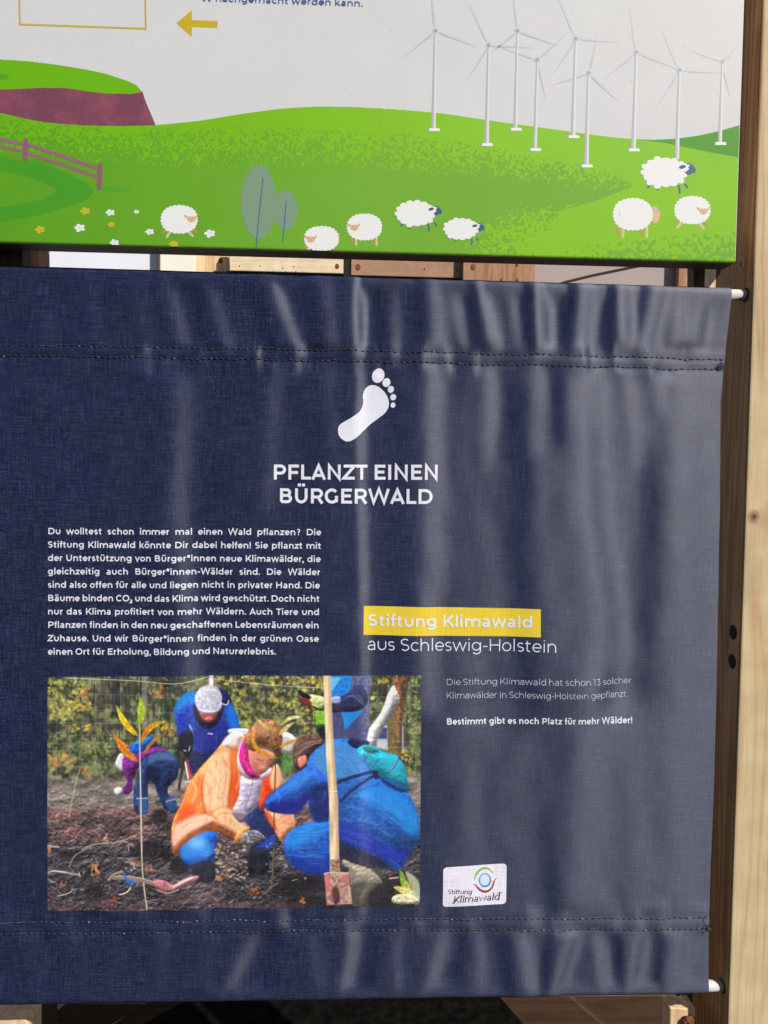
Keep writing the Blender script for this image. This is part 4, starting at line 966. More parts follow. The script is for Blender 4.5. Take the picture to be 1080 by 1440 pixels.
# grey quilted vest
PH.poly([(338, 1094), (350, 1098), (366, 1096), (370, 1092), (366, 1120), (362, 1136), (348, 1150), (338, 1156), (328, 1148), (328, 1140), (336, 1122)], (178, 166, 192), smooth=3, tex=n_fin, texamt=.15)
for q_ in range(6): PH.line([(334-q_*1.0, 1104+q_*8), (348, 1108+q_*7.4), (366-q_*.8, 1101+q_*7)], .9, (128, 112, 150), .7, soft=.8)
PH.line([(356, 1098), (352, 1120), (344, 1140)], 1.2, (112, 100, 136), .8); PH.poly([(326, 1144), (348, 1146), (344, 1158), (336, 1160)], (130, 118, 134), smooth=3, soft=1)
# right side of the orange jacket and far arm
PH.poly([(370, 1092), (382, 1080), (392, 1084), (396, 1100), (396, 1112), (378, 1128), (370, 1144), (364, 1134), (368, 1112)], (222, 62, 24), smooth=4, tex=n_mid, texamt=.3)
PH.poly([(388, 1076), (396, 1088), (398, 1106), (386, 1116), (380, 1100)], (240, 168, 120), smooth=4, soft=1.2)
PH.poly([(372, 1140), (390, 1146), (410, 1142), (416, 1168), (404, 1178), (398, 1190), (386, 1170)], (240, 160, 118), smooth=3, tex=n_mid, texamt=.25); PH.poly([(372, 1140), (382, 1150), (392, 1176), (388, 1172), (376, 1156)], OD, smooth=3, soft=1.2, alpha=.8)
for q_ in range(4): PH.line([(390+q_*4, 1150+q_*6), (400+q_*2, 1152+q_*6), (410, 1148+q_*7)], 1, (206, 116, 80), .5)
# scarf, face, hair
PH.poly([(342, 1042), (334, 1062), (334, 1078), (342, 1094), (356, 1100), (372, 1098), (382, 1088), (380, 1082), (360, 1092), (350, 1076), (346, 1058)], (206, 196, 210), smooth=4)
PH.poly([(346, 1038), (338, 1052), (336, 1070), (344, 1088), (354, 1097), (366, 1096), (360, 1086), (352, 1072), (350, 1054)], (204, 30, 132), smooth=4, tex=n_fin, texamt=.25); PH.line([(342, 1056), (343, 1072), (352, 1088)], 1.6, (238, 90, 176), .6, soft=1)
PH.poly([(350, 1050), (360, 1054), (374, 1056), (386, 1062), (385, 1072), (380, 1078), (376, 1086), (364, 1093), (356, 1086), (350, 1070)], (204, 128, 110), smooth=4, vol=.35)
PH.poly([(356, 1054), (372, 1056), (380, 1062), (366, 1068), (354, 1064)], (222, 128, 112), smooth=4, soft=1.8, alpha=.8); PH.ell(371, 1080, 4, 3.4, (230, 150, 138), soft=1.2, alpha=.9); PH.ell(360, 1079, 5, 4.6, (196, 80, 80), soft=1.8, alpha=.6)
PH.line([(361, 1069), (366, 1071), (371, 1071)], 1.5, (110, 56, 46), .6, soft=.9); PH.line([(376, 1072), (381, 1070), (385, 1071)], 1.5, (110, 56, 46), .6, soft=.9); PH.line([(360, 1084), (366, 1087), (372, 1087)], 1.2, (150, 56, 60), .7, soft=.8)
PH.line([(368, 1072), (371, 1078), (374, 1081)], 1, (150, 60, 60), .7)
PH.poly([(344, 1050), (346, 1036), (352, 1026), (362, 1015), (378, 1012), (390, 1018), (397, 1034), (397, 1050), (394, 1066), (388, 1062), (378, 1052), (366, 1050), (360, 1058), (350, 1056)], (146, 92, 60), smooth=4, tex=n_fin, texamt=.6)
PH.poly([(356, 1026), (366, 1018), (382, 1018), (390, 1030), (380, 1036), (364, 1036)], (206, 158, 122), smooth=4, soft=3, alpha=.55); PH.poly([(352, 1044), (362, 1040), (380, 1046), (392, 1058), (384, 1056), (366, 1050), (356, 1056)], (96, 54, 38), smooth=4, soft=2, alpha=.6)
for _ in range(110):
    x, y = r_.uniform(348, 394), r_.uniform(1016, 1052); a = r_.uniform(0, 3.1); c = [(190, 140, 104), (88, 52, 40), (206, 164, 130), (150, 90, 60)][r_.integers(4)]
    PH.line([(x, y), (x+2.4*math.cos(a), y+2.4*math.sin(a)), (x+4*math.cos(a+.8), y+4*math.sin(a+.8))], .9, c, .38, soft=.9)
# glove
PH.poly([(341, 1178), (350, 1172), (362, 1172), (372, 1180), (375, 1183), (368, 1186), (362, 1190), (354, 1194), (346, 1192), (340, 1186)], (120, 118, 128), smooth=4, tex=n_fin, texamt=.4)
for q_ in range(3): PH.line([(354, 1176+q_*5), (362, 1177+q_*4.4), (370-q_*2, 1181+q_*3.5)], 1.4, (56, 54, 60), .7)
PH.line([(347, 1178), (350, 1184), (349, 1190)], 1.6, (180, 180, 190), .7)
# chips between the knees
for _ in range(120):
    x, y = r_.uniform(302, 350), r_.uniform(1190, 1242); g_t = (y-1190)/50
    PH.ell(x, y, r_.uniform(1, 3.4), r_.uniform(.8, 1.8), [(176, 96, 72), (190, 176, 160), (150, 138, 126), (208, 196, 180), (90, 60, 52)][r_.integers(5) if g_t > .4 else r_.integers(0, 5) % 5], rot=r_.normal(0, .4), alpha=.8)
for _ in range(60):
    x, y = r_.uniform(374, 412), r_.uniform(1190, 1226); PH.ell(x, y, r_.uniform(1, 3), r_.uniform(.7, 1.6), [(160, 150, 150), (120, 112, 112), (84, 78, 84)][r_.integers(3)], rot=r_.normal(0, .4), alpha=.75)
leaves(352, 368, 1252, 1264, 9, [(186, 84, 50)], 1.2, 3); leaves(305, 312, 1236, 1244, 6, [(196, 120, 50)], 1.2, 3)
# second sapling
PH.line([(388, 1060), (387, 1110), (386, 1160), (387, 1200), (384, 1252)], 1.6, (70, 58, 50)); PH.line([(372, 1262), (392, 1247)], 1.3, (120, 110, 96)); PH.line([(386, 1196), (383, 1250)], 1.8, (96, 92, 72))
leaf((391, 1068), (352, 1025), -13, 3.4, (206, 132, 30), (206, 150, 30)); leaf((392, 1030), (357, 1007), -5, 2.8, (196, 156, 40), (196, 200, 120)); leaf((394, 1022), (426, 1009), -5, 2.8, (190, 176, 50), (220, 222, 196))
leaf((392, 1036), (415, 1016), -2, 3.2, (206, 160, 90), (206, 190, 160)); leaf((393, 1053), (422, 1040), -1, 2.5, (206, 140, 36), (206, 150, 60))
# --- figure at the right, blue rain suit
PH.poly([(406, 1176), (424, 1164), (452, 1156), (474, 1158), (478, 1200), (468, 1232), (438, 1234), (414, 1222), (402, 1204), (400, 1188)], (28, 84, 180), smooth=4, tex=n_fin, texamt=.2)
PH.poly([(404, 1184), (424, 1166), (456, 1158), (464, 1170), (440, 1184), (414, 1196)], (36, 136, 222), smooth=4, soft=3.5, alpha=.85); PH.poly([(404, 1206), (436, 1214), (466, 1212), (464, 1232), (434, 1232), (412, 1222)], (24, 48, 150), smooth=4, soft=2.4, alpha=.85)
PH.line([(404, 1206), (430, 1208), (462, 1203)], 2, (34, 110, 220), .7, soft=1.2); PH.line([(420, 1198), (440, 1204), (462, 1206)], 1.6, (20, 40, 120), .7, soft=1.2)
PH.poly([(425, 1084), (434, 1064), (448, 1050), (466, 1042), (486, 1040), (500, 1046), (512, 1060), (530, 1080), (556, 1100), (574, 1118), (586, 1140), (592, 1168), (588, 1194), (574, 1214), (562, 1230), (546, 1222), (524, 1204), (500, 1196), (478, 1190), (470, 1160), (446, 1160), (436, 1140), (432, 1110)], (30, 88, 172), smooth=4, tex=n_fin, texamt=.15)
PH.poly([(440, 1066), (456, 1050), (480, 1044), (504, 1060), (516, 1084), (490, 1098), (466, 1096), (444, 1086)], (64, 132, 196), smooth=4, soft=3, alpha=.85)
PH.poly([(500, 1118), (540, 1112), (572, 1128), (588, 1150), (590, 1172), (576, 1180), (550, 1150), (520, 1136)], (30, 136, 222), smooth=4, soft=4, alpha=.8)
PH.poly([(478, 1160), (510, 1170), (540, 1190), (566, 1200), (578, 1200), (562, 1228), (540, 1218), (510, 1200), (480, 1190)], (32, 48, 168), smooth=4, soft=4, alpha=.85)
PH.poly([(436, 1116), (446, 1112), (464, 1112), (466, 1150), (448, 1158), (438, 1146)], (26, 34, 96), smooth=4, soft=2, alpha=.85)
for q_ in range(95):                                                # creases sweep round the back
    v_ = r_.random(); u_ = r_.uniform(0, .75); L_u = r_.uniform(.12, .32)
    def bk(u, v): return (476+112*u-18*v*u, 1112+94*v+u*u*(58-30*v)+u*10)
    cc = [(18, 46, 128), (24, 58, 146), (92, 164, 222), (62, 134, 206)][r_.integers(4)]
    PH.line([bk(u_, v_), bk(u_+L_u*.35, v_+r_.uniform(-.015, .015)), bk(u_+L_u*.7, v_+.01), bk(u_+L_u, v_)], r_.uniform(1.2, 3.2), cc, r_.uniform(.12, .34), soft=1.8, taper=True)
for q_ in range(40):
    x0 = r_.uniform(404, 455); y0 = r_.uniform(1168, 1224); cc = [(18, 46, 120), (70, 140, 214), (24, 60, 150)][r_.integers(3)]
    PH.line([(x0, y0), (x0+9, y0+r_.uniform(-3, 1)), (x0+20, y0+r_.uniform(-4, 2))], r_.uniform(1, 2.6), cc, r_.uniform(.15, .4), soft=1.4, taper=True)
for q_ in range(60):
    x0 = r_.uniform(430, 505); y0 = r_.uniform(1052, 1130); cc = [(20, 54, 120), (110, 166, 216), (40, 90, 160)][r_.integers(3)]; a_ = r_.normal(.5, .5)
    PH.line([(x0, y0), (x0+8*math.cos(a_), y0+8*math.sin(a_)), (x0+17*math.cos(a_+.3), y0+17*math.sin(a_+.3))], r_.uniform(1, 2.6), cc, r_.uniform(.15, .4), soft=1.4, taper=True)
for q_ in range(7): PH.line([(446+q_*9, 1056+q_*2), (462+q_*8, 1062+q_*4), (480+q_*5, 1064+q_*5)], 1, [(110, 164, 214), (34, 84, 160)][q_ % 2], .45, soft=1)
PH.poly([(474, 1186), (508, 1200), (540, 1216), (552, 1228), (530, 1226), (498, 1218), (478, 1212)], (26, 30, 60), smooth=4, soft=2.5, alpha=.85)
PH.poly([(374, 1128), (380, 1120), (398, 1106), (420, 1088), (436, 1078), (460, 1094), (472, 1100), (464, 1110), (438, 1124), (426, 1138), (416, 1147), (396, 1147), (378, 1144), (372, 1136)], (32, 78, 164), smooth=4, tex=n_fin, texamt=.2)
PH.poly([(376, 1134), (398, 1128), (424, 1124), (444, 1112), (436, 1128), (418, 1147), (392, 1147)], (28, 34, 132), smooth=4, soft=2.2, alpha=.85); PH.poly([(404, 1106), (424, 1090), (442, 1086), (432, 1102), (410, 1116)], (48, 130, 216), smooth=4, soft=2.4, alpha=.8)
PH.line([(376, 1134), (384, 1124), (400, 1112)], 1.4, (70, 130, 214), .6); PH.line([(390, 1116), (394, 1124), (392, 1132)], 1.6, (80, 150, 230), .6)
# head
PH.poly([(412, 1058), (416, 1044), (426, 1036), (440, 1034), (452, 1038), (457, 1046), (446, 1054), (436, 1066), (430, 1080), (420, 1086), (414, 1078)], (82, 56, 50), smooth=4, tex=n_fin, texamt=.45)
for _ in range(50):
    t = r_.random(); PH.line([(414+t*8, 1058-t*18+r_.uniform(0, 20)), (430+t*10, 1048-t*8+r_.uniform(0, 8)), (452, 1042+r_.uniform(-2, 6))], .7, [(150, 112, 100), (50, 32, 34), (190, 160, 150)][r_.integers(3)], .5)
PH.poly([(420, 1068), (430, 1064), (432, 1074), (424, 1082), (420, 1078)], (206, 118, 104), smooth=4); PH.ell(426, 1069, 3.4, 4, (222, 140, 124)); PH.line([(425, 1067), (427, 1072)], 1, (150, 70, 64), .7)
# rucksack and straps
PH.poly([(494, 1040), (508, 1042), (520, 1046), (516, 1054), (500, 1054), (490, 1046)], (24, 28, 66), smooth=4)
PH.poly([(502, 1058), (512, 1050), (528, 1054), (544, 1062), (560, 1066), (568, 1078), (573, 1096), (576, 1114), (568, 1116), (550, 1106), (536, 1098), (524, 1090), (514, 1072)], (26, 150, 180), smooth=3, tex=n_fin, texamt=.2)
PH.poly([(510, 1052), (524, 1053), (534, 1060), (518, 1062)], (24, 116, 112), smooth=4, soft=1); PH.poly([(536, 1066), (560, 1070), (566, 1090), (550, 1092)], (44, 178, 196), smooth=4, soft=3, alpha=.7); PH.poly([(534, 1096), (560, 1106), (576, 1114), (568, 1118), (546, 1110)], (30, 70, 130), smooth=4, soft=1.2)
PH.line([(512, 1062), (516, 1076), (524, 1090)], 1, (16, 90, 120), .8); PH.line([(562, 1069), (556, 1080), (547, 1091)], 2.6, (30, 40, 90)); PH.line([(561, 1070), (556, 1079), (548, 1090)], 1.1, (170, 200, 220)); PH.line([(562, 1068), (568, 1075)], 2, (60, 70, 110))
PH.line([(472, 1104), (494, 1096), (520, 1090), (530, 1090)], 5, (34, 40, 96), smooth=4); PH.line([(480, 1130), (494, 1116), (514, 1102), (530, 1094)], 4.2, (32, 38, 92)); PH.line([(530, 1094), (548, 1106), (566, 1118)], 2.4, (24, 50, 120)); PH.poly([(524, 1088), (532, 1088), (534, 1100), (528, 1100)], (24, 30, 70))
# tan sack, spade, leaves
PH.poly([(482, 1214), (500, 1220), (520, 1228), (536, 1242), (540, 1254), (524, 1262), (516, 1276), (496, 1278), (494, 1240)], (122, 114, 100), smooth=4, tex=n_fin, texamt=.25); PH.poly([(496, 1250), (512, 1246), (520, 1252), (510, 1264), (500, 1276), (492, 1276)], (58, 56, 54), smooth=4, soft=2, alpha=.8); PH.ell(489, 1227, 3.4, 3, (40, 38, 46), soft=1)
PH.poly([(524, 1262), (545, 1250), (556, 1270), (552, 1280), (520, 1280)], (34, 32, 36), smooth=4, soft=2, alpha=.85)
PH.poly([(454.5, 950), (464.5, 950), (470, 1060), (476, 1128), (479, 1236), (465.5, 1236), (463.5, 1128), (459, 1060)], (216, 188, 150), soft=.4, tex=n_v, texamt=.2)
PH.poly([(461, 950), (464.5, 950), (470, 1060), (476, 1128), (479, 1236), (475, 1236), (472, 1128), (466.5, 1060)], (182, 148, 108), soft=.9, alpha=.7); PH.line([(464, 1116), (475, 1115)], 1.2, (226, 226, 230), .9)
PH.poly([(466, 1214), (479, 1212), (480, 1232), (466, 1234)], (132, 96, 82), soft=1, alpha=.8, tex=n_fin, texamt=.6)
PH.poly([(457.5, 1234), (466, 1231), (492, 1233), (494, 1250), (497.5, 1277), (461, 1279)], (168, 128, 116), tex=n_fin, texamt=.4)
PH.poly([(458, 1236), (465, 1236), (467, 1260), (462, 1260)], (196, 108, 104), soft=1); PH.poly([(482, 1236), (492, 1236), (491, 1246), (484, 1246)], (196, 96, 100), soft=1.2); PH.poly([(468, 1256), (476, 1252), (480, 1270), (472, 1278)], (84, 48, 52), smooth=3, soft=1.4); PH.line([(457, 1234), (466, 1232), (492, 1233)], 1.6, (196, 184, 170))
leaf((592, 1274), (564, 1229), -5, 6, (186, 176, 90), (120, 170, 40)); PH.poly([(572, 1232), (586, 1240), (592, 1250), (592, 1276), (584, 1276), (580, 1256)], (176, 186, 150), smooth=3, soft=1, alpha=.85); PH.line([(580, 1250), (583, 1276)], 3.4, (190, 120, 70), .8)
leaf((588, 1272), (555, 1255), 3, 6.5, (206, 206, 160), (200, 190, 70)); PH.poly([(556, 1268), (576, 1264), (590, 1272), (588, 1278), (556, 1278)], (212, 206, 160), smooth=3, tex=n_fin, texamt=.3); PH.line([(550, 1243), (562, 1241)], 2, (206, 196, 186), .9); PH.ell(551, 1238, 3, 2, (150, 50, 50))
leaves(422, 430, 1268, 1276, 8, [(176, 100, 44)], 1.2, 3)
# spade lying on the ground, sticks, dead leaves
PH.line([(153, 1239), (160, 1231), (172, 1227)], 3.6, (150, 132, 112)); PH.line([(160, 1236), (180, 1236), (206, 1242), (228, 1249)], 5.4, (132, 114, 98)); PH.line([(162, 1234), (182, 1234), (208, 1240), (226, 1246)], 1.6, (186, 172, 156), .8)
PH.poly([(216, 1240), (232, 1240), (246, 1246), (264, 1238), (280, 1235), (276, 1242), (258, 1250), (240, 1258), (224, 1254)], (170, 106, 110), smooth=4, tex=n_fin, texamt=.3); PH.poly([(246, 1246), (264, 1237), (279, 1235), (262, 1246), (244, 1254)], (190, 146, 146), smooth=4, soft=1); PH.line([(222, 1254), (236, 1258), (252, 1253)], 1.6, (196, 184, 180), .8)
PH.line([(174, 1228), (178, 1238), (184, 1246)], 2.4, (30, 100, 196)); PH.line([(176, 1242), (188, 1240), (186, 1246)], 1.6, (40, 120, 210))
PH.line([(66, 1228), (76, 1226), (92, 1229), (110, 1232)], 3, (150, 140, 132)); PH.line([(72, 1226), (92, 1228)], 1.2, (214, 208, 200)); PH.line([(110, 1228), (112, 1235)], 1.4, (190, 180, 168)); PH.line([(66, 1190), (82, 1192)], 2.6, (176, 168, 160), .8)
PH.line([(96, 1222), (102, 1208), (112, 1200), (128, 1192)], 1.8, (130, 124, 124)); PH.line([(114, 1196), (134, 1188), (160, 1186), (176, 1182), (192, 1175)], 1.4, (170, 160, 150)); PH.line([(80, 1262), (96, 1258), (102, 1252)], 1.6, (176, 166, 156)); PH.line([(168, 1260), (178, 1257), (184, 1250)], 1.8, (206, 198, 176))
for (x, y) in ((132, 1222), (134, 1228)): leaves(x-6, x+5, y-12, y+5, 14, [(186, 120, 76), (200, 140, 96)], 1, 2.8)
leaves(188, 198, 1212, 1220, 9, [(170, 84, 50)], 1, 2.8); leaves(204, 216, 1220, 1228, 12, [(176, 80, 50), (190, 120, 90)], 1, 2.8); leaves(84, 92, 1242, 1250, 8, [(190, 110, 70)], 1, 2.4); leaves(66, 72, 1192, 1200, 8, [(200, 110, 66)], 1, 2.2); leaves(160, 166, 1264, 1270, 6, [(186, 60, 40)], 1, 2.4); leaves(142, 152, 1174, 1186, 10, [(196, 150, 120)], 1, 2.6)
leaves(66, 92, 1152, 1170, 16, [(130, 136, 80)], .8, 2, .6)
leaves(176, 190, 1216, 1226, 6, [(214, 210, 204)], 1, 2.2)
# contrast and grain of a camera print
PH.im[:] = np.stack([blur(PH.im[..., i], 1) for i in range(3)], -1)*.75+PH.im*.25
lum = PH.im.mean(2, keepdims=True); PH.im[:] = lum+(PH.im-lum)*.93
PH.im[:] = np.clip((PH.im-105)*1.10+112+(n_xf[..., None]-.5)*14+(rng.random(PH.im.shape[:2])[..., None].astype(np.float32)-.5)*10, 0, 255)
IMG_PHOTO = PH.image('planting_photo_print', 1.04)

def print_material(name, img, amt=.3):
    k = N(name); t = k.n('TexImage'); t.image = img; t.extension = 'EXTEND'; u = k.n('UVMap'); u.uv_map = 'UVMap'; k.l(u.outputs[0], t.inputs[0])
    uv = cloth_nodes(k, t.outputs[0], (.5, .5, .55), amt=amt); uv.uv_map = 'MM'
    k.b.inputs['Roughness'].default_value = .54; k.b.inputs['Specular IOR Level'].default_value = .4; k.b.inputs['IOR'].default_value = 1.45; k.b.inputs['Specular Tint'].default_value = (.8, .86, 1, 1)
    tg = k.n('Tangent', direction_type='UV_MAP', uv_map='MM'); k.l(tg.outputs[0], k.b.inputs['Tangent']); k.b.inputs['Anisotropic'].default_value = .9; k.b.inputs['Anisotropic Rotation'].default_value = .25
    return k.m
M_PHOTO = print_material('photo_print_on_cloth', IMG_PHOTO)
patch('photo_print', [(66.4, 952), (592.6, 949.6), (590.2, 1275.2), (66.6, 1281.6)], 250, 150, M_PHOTO, .0004, 'colour photo print of people planting saplings', uv01=True)


# ---- white logo patch with rounded corners, swirl and pen lettering
M_PATCH = fabric('white_logo_print', lin(240, 236, 252), lin(200, 200, 230), .5, .4, .3)
LC = [(623.2, 1219.2), (712.8, 1214.6), (711.8, 1271.6), (622.6, 1275.6)]
patch('logo_patch', LC, 70, 60, M_PATCH, .0004, 'white patch with rounded corners', radius=5)
def lp(x, y): return (615+x*105/1080, 1205+y*80/823)
def taper(Lt, pts, w0, w1, n=26):
    pts = catmull([lp(*p) for p in pts], 8, False); m = len(pts)
    for i in range(m-1):
        t = math.sin(math.pi*(i+.5)/(m-1)); Lt.stroke([pts[i], pts[i+1]], w0+(w1-w0)*t)
for nm, col, pts, wd in (('green_arc', (140, 190, 90), [(540, 335), (548, 290), (580, 225), (640, 175), (700, 162), (760, 185), (812, 245)], 3.2),
                         ('red_arc', (170, 60, 60), [(515, 395), (555, 405), (600, 460), (650, 492), (700, 502), (750, 485), (800, 430), (830, 340), (868, 305)], 3.2)):
    L_ = Letters(); taper(L_, pts, .5, wd); cloth_letters(nm, L_, plain(nm+'_print', lin(*col), .5), None, .0007)
L_ = Letters(); a_ = np.linspace(0, 2*math.pi, 40)
for i in range(39):
    L_.stroke([lp(690+82*math.cos(a_[i]), 334+92*math.sin(a_[i])), lp(690+82*math.cos(a_[i+1]), 334+92*math.sin(a_[i+1]))], 1.3+1.2*max(0, math.sin(a_[i]+.6)))
cloth_letters('blue_ring', L_, plain('blue_ring_print', lin(60, 140, 200), .5), None, .0007)
V, Fc = outline_fan('x', [lp(690+66*math.cos(t), 330+78*math.sin(t)) for t in np.linspace(0, 6.28, 25)[:-1]], None); v = np.array(V)
mesh_obj('ring_centre', on_cloth(v[:, 0], v[:, 1], .0006), Fc, plain('pale_cyan_print', lin(206, 236, 250), .5), banner, True)
V, Fc = outline_fan('x', [lp(694+32*math.cos(t), 326+38*math.sin(t)) for t in np.linspace(0, 6.28, 25)[:-1]], None); v = np.array(V)
mesh_obj('ring_core', on_cloth(v[:, 0], v[:, 1], .0007), Fc, plain('pale_rose_print', lin(244, 222, 236), .5), banner, True)
M_INK = plain('dark_brown_ink', lin(62, 44, 56), .5)
L_ = Letters(); NB = (math.radians(40), .28)
L_.text('Stiftung', *lp(140, 532), *lp(500, 534), 6.8, 105, shear=.25, nib=NB)
L_.text('Klimawald', *lp(222, 664), *lp(905, 626), 9.6, 110, shear=.25, nib=NB)
L_.stroke(catmull([lp(220, 655), lp(240, 668), lp(290, 600), lp(310, 565)], 4, False), .7); L_.stroke(catmull([lp(868, 540), lp(900, 520), lp(940, 520)], 4, False), .9); L_.stroke(catmull([lp(295, 600), lp(370, 560), lp(420, 590), lp(470, 562)], 4, False), .4)
cloth_letters('logo_lettering', L_, M_INK, None, .0008)


# ------------------------------------------------------------------ the printed board above
BX0, BX1, BZ0, BZ1 = -0.70, 0.5262, 1.9047, 2.62
def bp(x, y, res=1000.0):
    X, Z = world(x, y, 0.0); return float(X)*1000, -float(Z)*1000
BC = Canvas(BX0*1000, BX1*1000, -2340, -BZ0*1000, 2.0, (228, 228, 230))
def bpoly(pts, col, sm_=5, **kw):
    pts = catmull(pts, sm_, False) if sm_ else pts
    BC.poly([bp(*p) for p in pts], col, **kw)
gxm, gym = np.meshgrid(BC.x0+(np.arange(BC.w)+.5)/BC.res, BC.y0+(np.arange(BC.h)+.5)/BC.res)
QX, QY = pixel(gxm/1000, 0.0, -gym/1000)
def bover(mask, col):
    a = np.clip(mask, 0, 1)[..., None]; BC.im[:] = BC.im*(1-a)+np.asarray(col, np.float32)*a
LIGHT = (142, 203, 24); LEFTL = (114, 186, 12); DARK = (122, 180, 52); DARKL = (98, 164, 34); RIGHT2 = (84, 158, 30)
# cliff and its grass top
under = lambda xs, ys: np.interp(QX, xs, ys)
main_top_x = [-260, 0, 30, 70, 130, 190, 220, 280, 340, 400, 450, 500, 560, 620, 700, 780, 860, 895, 950, 1000, 1060]
main_top_y = [120, 158, 166, 173, 177, 177, 176, 170, 160, 152, 149.5, 150.5, 154, 159, 171, 182, 193, 195.8, 203, 213, 224]
mt = np.interp(QX, *[np.linspace(-260, 1060, 400), np.convolve(np.pad(np.interp(np.linspace(-260, 1060, 400), main_top_x, main_top_y), 6, mode='edge'), np.ones(13)/13, 'valid')])
cx_ = QX < np.interp(QY, [128, 140, 155, 176], [200, 204, 210, 219])
cl = cx_ & (QY > np.interp(QX, [-260, 0, 60, 95, 120, 150, 185, 200], [130, 126, 123.5, 124, 128, 131.5, 132, 129])) & (QY < mt+2)
cliffn = BC.noise(14, 14, 3, 21); cg = BC.noise(1.3, 1.3, 1, 22)
tcl = np.clip((cliffn-.4)*2.2+(cg-.5)*.5, 0, 1)[..., None]
BC.im[:] = np.where(cl[..., None], np.array((126, 74, 92))*(1-tcl)+np.array((150, 84, 104))*tcl, BC.im)
tp = (QX < 201) & (QY > np.interp(QX, [-260, -60, 0, 40, 80, 120, 150, 180, 192, 200], [70, 78, 83.5, 86, 91, 97.5, 104, 114, 120, 129])) & (QY <= np.interp(QX, [-260, 0, 60, 95, 120, 150, 185, 201], [130, 126, 123.5, 124, 128, 131.5, 132, 128.5]))
BC.im[tp] = LEFTL
# far hill at the right
hr = (QX > 893) & (QY > np.interp(QX, [893, 920, 950, 980, 1010, 1060], [196, 196.5, 195, 191, 184.5, 170]))
BC.im[hr] = RIGHT2
main = (QY > mt) & ~((QX > 893) & (QY < np.interp(QX, [893, 930, 1000, 1060], [196, 200, 214.5, 225])) )
tx = np.clip(QX/700, 0, 1)[..., None]
BC.im[:] = np.where(main[..., None], np.array(LEFTL)*(1-tx)+np.array(LIGHT)*tx, BC.im)
# stippled darker meadow
cell = BC.noise(3.0, 3.0, 1, 31)*.62+BC.noise(1.7, 1.7, 1, 32)*.38; cell = (cell-cell.mean())/cell.std()
cdf = .5*(1+np.tanh(cell*.85))
y0_ = np.interp(QX, [-260, 0, 100, 220, 300, 400, 540, 640, 700, 760, 820, 860, 885], [130, 156, 172, 178, 178, 176, 182, 196, 206, 218, 232, 242, 256])
y1_ = np.interp(QX, [-260, 0, 100, 220, 300, 400, 540, 640, 700, 760, 820, 860, 885], [200, 222, 232, 240, 242, 242, 244, 250, 256, 262, 270, 268, 262])
d = np.clip((QY-y0_)/(y1_-y0_), 0, 1)**.8
low_edge = np.interp(QX, [640, 785, 830, 875, 890], [330, 297, 285, 268, 262])
dark = (cdf < d*1.02) & main & (QX < 888) & ((QY < low_edge) | (QX < 784))
tx2 = np.clip(QX/500, 0, 1)[..., None]; dk = np.array(DARKL)*(1-tx2)+np.array(DARK)*tx2
BC.im[:] = np.where(dark[..., None], dk, BC.im)
# light stipple creeping in at the lower middle, dark one along the bottom right
dl = np.clip(1-np.hypot((QX-800)/150, (QY-345)/62), 0, 1)*1.5
wedge = (QX > 784) & (QY > low_edge-2) & (QY < np.interp(QX, [784, 800, 815, 1060], [298, 318, 336, 340]))
BC.im[:] = np.where((main & (cdf < dl) & ~wedge)[..., None], np.array((140, 204, 24)), BC.im)
db = np.clip((QY-np.interp(QX, [800, 850, 900, 960, 1000, 1060], [350, 338, 330, 326, 322, 318]))/52, 0, .62)*(QX > 790)
cell2 = BC.noise(3.6, 3.6, 1, 35); cell2 = .5*(1+np.tanh((cell2-cell2.mean())/cell2.std()*.85))
BC.im[:] = np.where((main & (cell2 < db))[..., None], np.array(DARK), BC.im)
# winding path and soft shadows
bpoly([(-170, 190), (-60, 208), (0, 219), (30, 226), (60, 230), (100, 247), (126, 261), (131, 269), (122, 280), (100, 289), (60, 301), (0, 312), (-170, 330)], (76, 160, 38), 5)
bpoly([(-170, 215), (-60, 228), (0, 240), (40, 250), (70, 261), (79, 268), (62, 279), (30, 286), (0, 291), (-170, 300)], (100, 166, 36), 5)
BC.ell(*bp(162, 266), 21, 4, (92, 166, 48), soft=.4); BC.ell(*bp(52, 227), 24, 3, (84, 162, 40), soft=.4); BC.ell(*bp(0, 108), 12, 4, (92, 166, 30), soft=.4)
BC.im[:] = BC.im*(1+(BC.noise(.9, .9, 1, 40)[..., None]-.5)*.035+(BC.noise(60, 60, 2, 41)[..., None]-.5)*.03)
# fine dust specks
for _ in range(40):
    BC.ell(r_.uniform(-600, 520), r_.uniform(-2300, -1910), r_.uniform(.4, .9), r_.uniform(.4, .7), (170, 190, 150) if r_.random() < .6 else (90, 90, 80), alpha=.5, soft=.2)
lum = BC.im.mean(2, keepdims=True); BC.im[:] = np.clip(lum+(BC.im-lum)*1.08, 0, 255)*.93
IMG_BOARD = BC.image('landscape_print', 1.0)

k = N('canvas_print_board'); t_ = k.n('TexImage'); t_.image = IMG_BOARD; t_.extension = 'EXTEND'; u_ = k.n('UVMap'); u_.uv_map = 'UVMap'; k.l(u_.outputs[0], t_.inputs[0]); k.l(t_.outputs[0], k.b.inputs['Base Color'])
g_ = k.n('NewGeometry'); nz = k.n('TexNoise'); nz.inputs['Scale'].default_value = 480; nz.inputs['Detail'].default_value = 2; k.l(g_.outputs['Position'], nz.inputs['Vector'])
nz2 = k.n('TexNoise'); nz2.inputs['Scale'].default_value = 5; k.l(g_.outputs['Position'], nz2.inputs['Vector'])
k.bump(k.math('ADD', nz.outputs[0], k.math('MULTIPLY', nz2.outputs[0], 4)), .22, .0004); k.b.inputs['Roughness'].default_value = .5; k.b.inputs['Specular IOR Level'].default_value = .28
M_BOARD = k.m
M_BWHITE = plain('white_board_edge', lin(224, 222, 218), .5, nscale=20, namt=.03)
